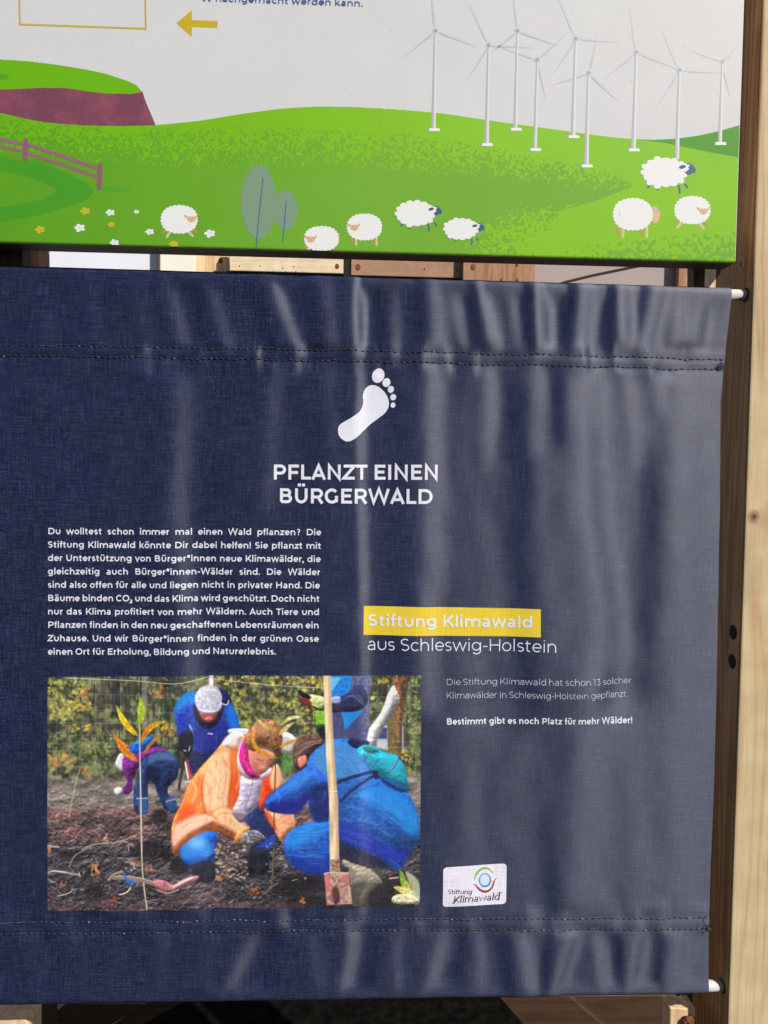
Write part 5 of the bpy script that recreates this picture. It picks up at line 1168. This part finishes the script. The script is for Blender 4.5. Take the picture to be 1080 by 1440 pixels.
M_UNDER = plain('dark_board_underside', lin(96, 84, 62), .7, nscale=60, namt=.2)
board = empty('info_board', ((BX0+BX1)/2, 0.017, BZ0), 'white printed board with green hills, sheep and wind turbines, above the blue banner', 'board')
box_obj('panel', BX0, BX1, 0.0006, .034, BZ0+.0022, BZ1, M_BWHITE, board, .001)
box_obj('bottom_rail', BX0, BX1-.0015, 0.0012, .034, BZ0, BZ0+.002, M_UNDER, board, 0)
nx, nz_ = 120, 70
Xg = np.linspace(BX0, BX1-.0012, nx); Zg = np.r_[BZ0+.0003, BZ0+.0012, BZ0+.0022, BZ0+.0035, np.linspace(BZ0+.008, BZ1-.001, nz_-4)]
XX, ZZ = np.meshgrid(Xg, Zg)
YY = np.interp(ZZ-BZ0, [0, .0012, .0022, .0035], [.0014, .0004, 0, -.0002])
idx = np.arange(nx*nz_).reshape(nz_, nx); q = np.stack([idx[:-1, :-1], idx[:-1, 1:], idx[1:, 1:], idx[1:, :-1]], -1).reshape(-1, 4).tolist()
z0i, z1i = BZ0, 2.34
mesh_obj('print_face', np.stack([XX, YY, ZZ], -1).reshape(-1, 3), q, M_BOARD, board, False, np.stack([(XX-BX0)/(BX1-BX0), (ZZ-z0i)/(z1i-z0i)], -1).reshape(-1, 2))

_mc = {}
def ink(col):
    col = tuple(int(v*(.9 if min(col) < 225 else .965)) for v in col)
    if col not in _mc: _mc[col] = plain('ink_%s' % ['white', 'colour'][min(col) < 200], lin(*col), .42, nscale=400, namt=.035, bump=.05)
    return _mc[col]
def motif(name, shapes, parent=None, base=.0004, step=.00006):
    """shapes = [(colour, 'poly'|'line', points, width)] in picture units, laid on the board as thin layers of ink"""
    V = []; Fc = []; MI = []; cols = []
    for i, (col, kind, pts, wd) in enumerate(shapes):
        if col not in cols: cols.append(col)
        off = (base+step*i)*.35
        if kind == 'poly':
            v_, f_ = outline_fan('x', pts, None, rings=1)
        else:
            v_, f_ = stroke_quads(pts, wd)
        b = len(V)
        for p in v_:
            X, Z = world(p[0], p[1], 0.0); X = min(float(X), BX1-.0016); Z = max(float(Z), BZ0+.0012); V.append((X, -.0002-off, Z))
        Fc += [tuple(b+j for j in f) for f in f_]; MI += [cols.index(col)]*len(f_)
    par = parent or board
    loc = np.array(board.location)
    me = bpy.data.meshes.new(name); me.from_pydata([tuple(np.array(v)-loc) for v in V], [], Fc)
    for c in cols: me.materials.append(ink(c))
    me.polygons.foreach_set('material_index', MI); me.update()
    bm = bmesh.new(); bm.from_mesh(me)
    for f in bm.faces:
        f.normal_update()
        if f.normal.y > 0: f.normal_flip()
    bm.to_mesh(me); bm.free()
    o = bpy.data.objects.new(name, me); link(o, par)
    return o
def scallop(cx, cy, rx, ry, n, amp, jit=0, seed=0, sq=1.0):
    r = np.random.default_rng(seed); ph = r.random(); out = []
    big = 1+jit*np.array([r.uniform(-1, 1) for _ in range(n)])
    for i in range(n*6):
        t = 2*math.pi*i/(n*6); f = (i % 6)/6; b = amp*abs(math.sin(math.pi*f))**.7*big[i//6]
        c, s_ = math.cos(t), math.sin(t); e = (abs(c)**sq, abs(s_)**sq)
        k_ = (abs(c)**(2/ sq)+abs(s_)**(2/sq))**(-sq/2) if sq != 1 else 1
        out.append((cx+(rx-amp/2+b)*c*k_, cy+(ry-amp/2+b)*s_*k_))
    return out
WOOL = (243, 243, 242); TAN = (243, 200, 160); TAN2 = (232, 182, 140); LEGT = (240, 214, 160); LEGD = (206, 160, 92); NAVY = (60, 90, 144); PINKN = (206, 140, 120)
def curly(cx, cy, rx, ry, face, legs, back=None, seed=1):
    for (a, b, w_, c) in legs: motif('printed_leg', [(c, 'line', [a, b], w_)], base=.0002)
    sh = []
    if back: 
        bx, by = back; sh += [((226, 200, 186), 'poly', [(bx+7*math.cos(t), by+12*math.sin(t)) for t in np.linspace(0, 6.28, 16)[:-1]], 0), (TAN, 'poly', [(bx+.6+6*math.cos(t), by+4.5+7.5*math.sin(t)) for t in np.linspace(0, 6.28, 16)[:-1]], 0), (TAN, 'poly', [(bx+5, by-3), (bx+8, by-5), (bx+7.4, by+4), (bx+4, by+2)], 0)]
    sh.append((WOOL, 'poly', scallop(cx, cy, rx, ry, 26, 1.5, .2, seed, .88), 0))
    if back: sh.append((PINKN, 'line', [(cx-18, cy+3), (cx-19.5, cy-1), (cx-17.5, cy-3)], .7))
    if face:
        fx, fy = face
        sh += [(TAN2, 'poly', [(fx-11, fy-5.5), (fx-6, fy-4), (fx-4, fy-1), (fx-8, fy-1)], 0), (TAN, 'poly', [(fx+4, fy-2), (fx+8.6, fy-6), (fx+8.6, fy-2), (fx+6, fy)], 0),
               (TAN, 'poly', [(fx-6, fy-3), (fx+6.5, fy-3), (fx+6.8, fy), (fx+4, fy+4.6), (fx, fy+5.6), (fx-4, fy+4.4), (fx-6.4, fy)], 0),
               ((150, 90, 70), 'line', [(fx-3, fy-.6), (fx-2.2, fy-.2)], .8), ((150, 90, 70), 'line', [(fx+2.4, fy-.4), (fx+3.2, fy-.7)], .8), (PINKN, 'poly', [(fx-1.3, fy+1.2), (fx+1.3, fy+1.2), (fx, fy+3)], 0), (PINKN, 'line', [(fx, fy+2.8), (fx, fy+4)], .5)]
    motif('printed_sheep', sh, base=.0004)
def cloud(cx, cy, rx, ry, head, legs, s=1.0, seed=1):
    for (a, b) in legs: motif('printed_leg', [(NAVY, 'line', [a, ((a[0]+b[0])/2+1, (a[1]+b[1])/2), b], 2.6*s)], base=.0002)
    hx, hy = head; sc = lambda x, y: (hx+x*s, hy+y*s)
    sh = [(NAVY, 'poly', [sc(*p) for p in ((-8, -8), (-1, -8.4), (4, -4.5), (8, 1.5), (6.4, 3.2), (7, 5), (2, 6), (0, 8), (-8, 8))], 0),
          (WOOL, 'poly', scallop(cx, cy, rx, ry, 15, 3.4*s, .5, seed, .86), 0), (WOOL, 'poly', scallop(hx-8*s, hy-2*s, 5.2*s, 5.6*s, 7, 1.2*s, .1, seed), 0),
          (NAVY, 'poly', [sc(-11.5+5*math.cos(t), -2.8+2.7*math.sin(t)-.9*math.cos(t)) for t in np.linspace(0, 6.28, 13)[:-1]], 0),
          ((90, 84, 110), 'poly', [sc(-11+3*math.cos(t), -2.2+1.5*math.sin(t)-.5*math.cos(t)) for t in np.linspace(0, 6.28, 11)[:-1]], 0),
          ((240, 240, 245), 'poly', [sc(-2.3+1.3*math.cos(t), -5+1.3*math.sin(t)) for t in np.linspace(0, 6.28, 9)[:-1]], 0)]
    motif('printed_sheep', sh, base=.0004)
curly(252, 308.5, 25.5, 19.8, (269, 307.5), [((233, 322), (229.5, 328), 3, LEGD), ((240, 325), (234, 334.3), 3.4, LEGT), ((264, 325), (272, 332.5), 3.4, LEGT), ((270, 321), (277, 327.5), 3, LEGD)], seed=1)
curly(452.3, 335.6, 24.2, 17.3, (437, 335.8), [((431, 349), (436, 350.5), 3, LEGT), ((428, 346), (431, 348.5), 3, LEGD)], seed=2)
curly(512.6, 319.3, 24.2, 18.6, (498, 319.2), [((495, 331), (495, 342.5), 2.8, LEGD), ((500.7, 334), (500.9, 345.2), 3, LEGT), ((523.7, 333), (523.7, 343), 2.8, LEGD), ((529.4, 333), (529.6, 345.8), 3, LEGT)], seed=3)
curly(889.8, 301.5, 27.6, 22.4, None, [((868.8, 318), (868.5, 331.5), 3.6, LEGD), ((876, 320), (876, 334.6), 3.6, LEGT), ((902.6, 320), (902.5, 332.4), 3.4, LEGD), ((909.6, 318), (909.4, 335), 3.6, LEGT)], back=(920.5, 302), seed=4)
curly(973.6, 295.7, 25, 19.6, (989, 296.4), [((952.8, 309.5), (949, 313.4), 3, LEGD), ((958.4, 313), (951.6, 320.8), 3.4, LEGT), ((982.6, 313), (990, 321.8), 3.4, LEGT), ((990.8, 311), (995, 317.6), 3, LEGD)], seed=5)
cloud(584, 300.4, 26.6, 17.6, (615.5, 296.4), [((566.5, 313), (563.4, 318.2)), ((575.6, 314.5), (575.2, 322.3)), ((601.5, 315.5), (602.8, 325.4)), ((610.6, 313), (613.8, 318.4))], .8, 11)
cloud(648, 322, 23, 15, (676, 319.6), [((632.6, 332), (629.6, 335.8)), ((639, 334), (639.6, 339)), ((663, 335.6), (662.6, 344.3)), ((669.5, 335), (672, 338.7))], .72, 12)
cloud(933.5, 242.5, 30, 20.6, (971, 237.7), [((916.6, 257), (910.2, 264.4)), ((924, 258.4), (924.4, 268)), ((953.7, 260), (955.6, 272.2)), ((962, 259), (967, 264.8))], 1.0, 13)
# printed wind turbines
def turbine(hub, base, tips, s=1.0, foot=True):
    hx, hy = hub; bx, by = base; sh = []
    w0, w1 = 1.7*s, 3.3*s
    top = (hx-.6, hy+3)
    for tx_, ty_ in tips:
        d = np.array([tx_-hx, ty_-hy]); L = np.hypot(*d); d = d/L; n_ = np.array([-d[1], d[0]])
        if n_[1] < 0: n_ = -n_
        a = np.array(hub)+d*5; m1 = np.array(hub)+d*(.16*L+3); e = np.array(hub)+d*L
        up = [tuple(a-n_*.8), tuple(m1-n_*1.5), tuple(e-n_*.3), tuple(e+n_*.3), tuple(m1+n_*.3), tuple(a+n_*.3)]
        dn = [tuple(a+n_*.3), tuple(m1+n_*.3), tuple(e+n_*.3), tuple(m1+n_*2.4), tuple(a+n_*1.1)]
        sh += [((222, 222, 225), 'poly', up, 0), ((204, 204, 209), 'poly', dn, 0)]
    sh += [((196, 196, 202), 'poly', [(hx-w0, top[1]), (hx+.1, top[1]), (bx+.2, by), (bx-w1, by)], 0), ((228, 228, 232), 'poly', [(hx+.1, top[1]), (hx+w0, top[1]), (bx+w1, by), (bx+.2, by)], 0)]
    if foot:
        sh += [((186, 190, 190), 'poly', [(bx-8.6, by+3.4), (bx-8, by+.6), (bx-5.4, by-.9), (bx-2, by-.9), (bx-2, by+3.4)], 0), ((244, 244, 246), 'poly', [(bx-6, by+3.6), (bx-5.4, by-.6), (bx+7.6, by-.6), (bx+9, by+.8), (bx+9, by+3.6)], 0)]
    sh += [((222, 222, 226), 'poly', [(hx+4.2*math.cos(t), hy+4.2*math.sin(t)) for t in np.linspace(0, 6.28, 19)[:-1]], 0), ((178, 178, 186), 'poly', [(hx+2.9*math.cos(t), hy+2.9*math.sin(t)) for t in np.linspace(0, 6.28, 19)[:-1]], 0)]
    motif('printed_wind_turbine', sh, base=.00025, step=.00003)
turbine((727.5, 43.5), (724.6, 180.5), [(719.5, -28), (690, 75), (784, 64.5)], .9)
turbine((755.5, 84), (752, 209), [(796, 48), (704, 67), (767, 139)], .9)
turbine((612, 43.5), (609.5, 181), [(604, -28), (565.5, 82.5), (669, 65.5)])
turbine((687, 64), (684.2, 202), [(660, 7), (748, 67.5), (655.5, 115)])
turbine((809.5, 54.5), (805.6, 191), [(780, -14), (869.5, 59.5), (776.5, 106.5)])
turbine((827.5, 103), (824.4, 232), [(840, 46), (774, 120.5), (869, 142.5)])
turbine((894.7, 73.5), (890.6, 209.5), [(885, 12), (849, 111.5), (952, 97)])
turbine((955.5, 98.5), (951.6, 224), [(929, 41), (1013, 103), (923, 150)], foot=False)
turbine((1015.7, 86.5), (1012.3, 200.5), [(968.5, 70.5), (1052, 55), (1026.5, 137)], .85)
# trees, flowers, fence, arrow, frame, text
gt = (138, 170, 138)
motif('printed_tree', [(gt, 'poly', [(364+25*math.cos(t)+(4 if math.sin(t) < 0 else 0)*0, 284+52*math.sin(t)) for t in np.linspace(0, 6.28, 41)[:-1]], 0), ((62, 116, 160), 'line', [(370, 250), (364.5, 300), (360, 351.5)], 1.5)])
motif('printed_tree', [(gt, 'poly', [(402+17*math.cos(t), 296+28.5*math.sin(t)) for t in np.linspace(0, 6.28, 33)[:-1]], 0), ((62, 116, 160), 'line', [(402.5, 283), (400, 312), (397.5, 340)], 1.5)], base=.0003)
def flower(x, y, col, s):
    motif('printed_flower', [(col, 'poly', scallop(x, y, 5.6*s, 3.9*s, 5, 2.2*s, .2, int(x)), 0), (tuple(int(v*.93) for v in col), 'poly', [(x+1.3*math.cos(t), y+1.0*math.sin(t)) for t in np.linspace(0, 6.28, 8)[:-1]], 0)])
for x, y, s in ((56.5, 323, 1.1), (120, 297, 1.1), (156.5, 316, .8), (244.5, 343.5, 1.05)): flower(x, y, (216, 204, 48), s)
for x, y, s in ((112, 320.3, 1.2), (155, 299, 1.0), (192, 298, .6), (210.5, 326, .95), (295.5, 328.3, 1.2), (161, 341.5, 1.05)): flower(x, y, (236, 240, 236), s)
FR = (166, 114, 128)
motif('printed_fence', [(FR, 'line', [(-120, 172), (0, 196), (34, 203.5)], 5), (FR, 'line', [(-120, 182), (0, 206), (34, 213)], 4.4), (FR, 'line', [(38, 203), (88, 219.5), (137, 237)], 5), (FR, 'line', [(38, 215.5), (88, 231), (137, 249)], 4.6),
                        ((156, 104, 120), 'line', [(36.8, 194.5), (35.6, 226)], 7), ((156, 104, 120), 'line', [(141, 230), (139.6, 266.3)], 7.2)])
YO = (222, 192, 22)
motif('printed_arrow', [(YO, 'poly', [(248, 32.8), (270, 14.4), (269.8, 52)], 0), (YO, 'line', [(269, 33.0), (306, 34.5)], 9.6)])
motif('printed_frame', [((216, 192, 66), 'line', [(24.5, -146), (28, 34.4), (205, 40.6), (202, -140), (24.5, -146)], 2.6)])
L_ = Letters(); L_.text('nachgemacht werden kann.', 302.5, 2.3, 510.5, 9.4, 9.2, 122); L_.text('tt', 283, 1.6, 298, 2.1, 9.2, 122)
v = np.array(L_.V); X, Z = world(v[:, 0], v[:, 1], 0.0); o_ = np.array(L_.O)*.00003
mesh_obj('board_lettering', np.stack([X, -.0006-o_, Z], -1), L_.F, plain('steel_blue_ink', lin(74, 104, 158), .45), board)


# ------------------------------------------------------------------ behind the board
def bounds(px0, px1, py0, py1, y):
    """X and Z range at depth y for a window of the picture"""
    X0, _ = world(px0, (py0+py1)/2, y); X1, _ = world(px1, (py0+py1)/2, y)
    _, Z0 = world((px0+px1)/2, py1, y); _, Z1 = world((px0+px1)/2, py0, y)
    return float(X0), float(X1), float(Z0), float(Z1)
M_DARKBAT = wood('dark_batten', lin(84, 76, 62), lin(72, 64, 52), lin(56, 48, 38), seed=9.0)  # one dark brown wood for bracket, batten and thin pole
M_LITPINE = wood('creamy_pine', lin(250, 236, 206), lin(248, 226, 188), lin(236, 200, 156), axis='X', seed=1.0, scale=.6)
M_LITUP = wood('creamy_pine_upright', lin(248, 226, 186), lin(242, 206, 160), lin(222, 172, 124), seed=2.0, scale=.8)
M_PINK = wood('dimmed_reddish_pine', lin(186, 148, 120), lin(180, 140, 112), lin(166, 124, 96), axis='X', seed=4.0, scale=.6)  # weaker light on the right-hand boards is put into darker tones
M_PINKUP = wood('dimmed_reddish_pine_upright', lin(192, 150, 116), lin(180, 136, 102), lin(156, 108, 74), seed=6.0)  # uprights, dimmed in colour the same way
M_KNOT = plain('knot_brown', lin(120, 70, 44), .8, nscale=300, namt=.4)
M_PANEL = plain('white_wall_panel', lin(238, 240, 250), .6, nscale=3, namt=.03)
M_GREYP = plain('dimmed_pinkish_panel', lin(176, 160, 156), .7, nscale=4, namt=.05)  # pale wall with the weaker light put into its colour
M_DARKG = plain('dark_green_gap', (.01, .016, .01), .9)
# battens fixed to the back of the board
x0, x1, z0, z1 = bounds(975, 1013, 360, 403, .06)
bm = bmesh.new(); pr = [(975, 340), (1013.5, 340), (1013.5, 384), (997.5, 403.5), (975, 404)]
fr = []; bk = []
for p in pr:
    X, Z = world(*p, .055); fr.append(bm.verts.new((float(X), .055, float(Z)))); bk.append(bm.verts.new((float(X), .075, float(Z))))
bm.faces.new(fr); bm.faces.new(bk[::-1])
for i in range(5): bm.faces.new((fr[i], fr[(i+1) % 5], bk[(i+1) % 5], bk[i]))
bmesh.ops.recalc_face_normals(bm, faces=bm.faces)
o = bm_obj('bracket', bm, M_DARKBAT); tag(o, 'dark wooden bracket with a slanted foot, behind the right end of the board', 'bracket')
x0, x1, z0, z1 = bounds(-150, 36, 352, 378, .06)
o = box_obj('batten', x0, x1, .05, .08, z1-.25, BZ1, M_DARKBAT); tag(o, 'dark wooden batten behind the left end of the board', 'batten')
x0, x1, z0, z1 = bounds(30, 59, 352, 378, .5)
o = box_obj('upright_post', x0, x1, .48, .54, 0, 2.6, M_PINKUP); tag(o, 'narrow brown upright seen left of the white panel through the gap', 'post')

# pavilion behind: uprights, boards, panels, all about 2.6 m behind the board
YP = 2.6
def seen(name, px0, px1, y, zlo, zhi, mat, label, cat, dy=.04, group=None, bev=.003):
    x0, x1, _, _ = bounds(px0, px1, 352, 395, y)
    o = box_obj(name, x0, x1, y, y+dy, zlo, zhi, mat, None, bev); tag(o, label, cat, group); return o
seen('wall_panel', 59, 221.5, YP+.06, 0, 3.0, M_PANEL, 'bluish white wall panel seen through the gap at the left', 'panel')
seen('thin_pole', 220.3, 222.8, YP, 0, 3.2, M_DARKBAT, 'thin dark pole between the white panel and the cream boards', 'pole')
seen('curtain_panel', 223, 274, YP+.06, 0, 3.0, plain('cream_panel', lin(250, 244, 226), .7, nscale=5, namt=.03), 'cream panel right of the thin dark pole', 'panel')
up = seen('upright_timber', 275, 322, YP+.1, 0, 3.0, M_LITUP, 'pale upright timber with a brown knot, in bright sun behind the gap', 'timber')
def knot(px, py, y, r, parent):
    X, Z = world(px, py, y); bm = bmesh.new(); n = 14; c = bm.verts.new((float(X), y-.003, float(Z)))
    ring = [bm.verts.new((float(X)+r*.75*math.cos(t), y-.0025, float(Z)+r*math.sin(t))) for t in np.linspace(0, 6.283, n+1)[:-1]]
    ring2 = [bm.verts.new((float(X)+r*.95*math.cos(t), y-.0005, float(Z)+r*1.25*math.sin(t))) for t in np.linspace(0, 6.283, n+1)[:-1]]
    for i in range(n):
        bm.faces.new((c, ring[(i+1) % n], ring[i])); bm.faces.new((ring[i], ring[(i+1) % n], ring2[(i+1) % n], ring2[i]))
    return bm_obj('knot', bm, M_KNOT, parent)
def rail(px0, px1, py0, py1, y, mat, label, knots, dy=.03, name='board', cat='board'):
    X0, X1, Z0, Z1 = bounds(px0, px1, py0, py1, y)
    o = box_obj(name, X0, X1, y, y+dy, Z0, Z1, mat, None, .003); tag(o, label, cat)
    for (kx_, ky_, r) in knots: knot(kx_, ky_, y, r, o)
    return o
knot(310, 366.5, YP+.1, .011, up)
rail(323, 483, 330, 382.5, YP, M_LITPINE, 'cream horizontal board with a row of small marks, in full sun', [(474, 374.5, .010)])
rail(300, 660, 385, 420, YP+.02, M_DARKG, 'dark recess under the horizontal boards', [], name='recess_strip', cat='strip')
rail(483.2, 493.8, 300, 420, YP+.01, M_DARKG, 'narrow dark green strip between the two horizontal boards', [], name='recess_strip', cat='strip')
rail(494, 651, 330, 389, YP, M_PINK, 'dimmed reddish horizontal board right of the dark green gap', [(503.5, 375.5, .013), (597, 378, .004), (643, 379, .005)])
up = seen('upright_timber', 651.5, 751, YP-.05, 0, 3.0, M_PINKUP, 'wide dimmed reddish upright timber with several knots', 'timber')
for kx_, ky_, r in ((665, 375.5, .012), (727, 372, .008), (727, 394.5, .008), (705, 393, .005)): knot(kx_, ky_, YP-.05, r, up)
seen('wall_panel', 751, 956, YP+.06, 0, 3.0, M_GREYP, 'dimmed pinkish wall panel crossed by a slanting cable', 'panel')
seen('upright_timber', 955, 976, YP, 0, 3.0, M_PINKUP, 'narrow dimmed reddish upright next to the dark bracket', 'timber')
seen('upright_timber', 990, 1040, YP, 0, 3.0, M_LITUP, 'pale upright glimpsed under the slanted foot of the bracket', 'timber')
seen('wall_panel', 1040, 1500, YP+.06, 0, 3.0, M_GREYP, 'grey wall panel hidden behind the right post', 'panel')
seen('wall_panel', -400, 58, YP+.06, 0, 3.0, M_PANEL, 'white wall panel behind the left batten', 'panel')
bm = bmesh.new(); pts = []
for p, y in (((760, 409), YP+.053), ((792, 396), YP+.053), ((835, 385.5), YP+.053), ((900, 372), YP+.053), ((960, 362), YP+.053)):
    X, Z = world(*p, y); pts.append(Vector((float(X), y, float(Z))))
prev = None
for i, p in enumerate(pts):
    ring = [bm.verts.new(p+Vector((0, .0035*math.cos(t), .0035*math.sin(t)))) for t in np.linspace(0, 6.283, 7)[:-1]]
    if prev:
        for j in range(6): bm.faces.new((prev[j], prev[(j+1) % 6], ring[(j+1) % 6], ring[j]))
    prev = ring
o = bm_obj('cable', bm, plain('grey_cable', lin(120, 106, 100), .6), None, True); tag(o, 'thin grey cable slanting across the pinkish panel', 'cable')
# small hardware along the cream board: nail heads
mk = bpy.data.objects['board']
for px_, py_ in ((327, 381), (350, 381.5), (370, 382), (384, 382), (402, 382), (416, 382), (337, 374), (366, 374), (398, 377), (413, 375)): knot(px_, py_, YP, .0028, mk)

# below the banner: stub, slanting planks and an offcut
def plank(pts, y, th, mat, label, name='plank', cat='plank', group=None):
    bm = bmesh.new(); fr = []; bk = []
    for p in pts:
        X, Z = world(*p, y); fr.append(bm.verts.new((float(X), y, float(Z)))); bk.append(bm.verts.new((float(X), y+th, float(Z))))
    bm.faces.new(fr); bm.faces.new(bk[::-1]); n = len(fr)
    for i in range(n): bm.faces.new((fr[i], fr[(i+1) % n], bk[(i+1) % n], bk[i]))
    bmesh.ops.recalc_face_normals(bm, faces=bm.faces); bmesh.ops.bevel(bm, geom=list(bm.edges), offset=.0015, segments=1, affect='EDGES')
    o = bm_obj(name, bm, mat); tag(o, label, cat, group); return o
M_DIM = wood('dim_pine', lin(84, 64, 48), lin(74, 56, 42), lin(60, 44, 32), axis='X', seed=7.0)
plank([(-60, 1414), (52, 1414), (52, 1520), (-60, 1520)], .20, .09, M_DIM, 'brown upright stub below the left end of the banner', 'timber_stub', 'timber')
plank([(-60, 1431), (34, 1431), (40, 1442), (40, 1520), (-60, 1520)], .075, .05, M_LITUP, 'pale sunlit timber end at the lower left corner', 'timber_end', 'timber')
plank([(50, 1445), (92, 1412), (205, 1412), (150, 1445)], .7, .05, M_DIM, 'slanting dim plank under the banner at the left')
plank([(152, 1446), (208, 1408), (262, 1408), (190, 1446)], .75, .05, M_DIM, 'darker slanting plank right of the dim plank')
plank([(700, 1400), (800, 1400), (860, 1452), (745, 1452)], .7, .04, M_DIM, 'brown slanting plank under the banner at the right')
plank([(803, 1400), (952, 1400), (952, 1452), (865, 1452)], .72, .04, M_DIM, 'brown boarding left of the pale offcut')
oc = plank([(942, 1417.5), (966, 1418.5), (968, 1416.5), (978, 1417), (977, 1500), (941, 1500)], .06, .03, M_LITUP, 'small pale offcut with a piece of brown bark, below the banner', 'wood_offcut', 'offcut')
bm = bmesh.new(); bmesh.ops.create_icosphere(bm, subdivisions=3, radius=1)
X, Z = world(968, 1438, .055)
for v_ in bm.verts:
    n_ = 1+.18*math.sin(v_.co.x*7+v_.co.z*5)+.1*math.sin(v_.co.z*13+1); v_.co = Vector((float(X)+v_.co.x*.010*n_, .055+v_.co.y*.006*n_, float(Z)+v_.co.z*.010*n_))
bm_obj('bark', bm, plain('bark_brown', lin(104, 56, 26), .8, nscale=500, namt=.5, bump=.5), oc, True)
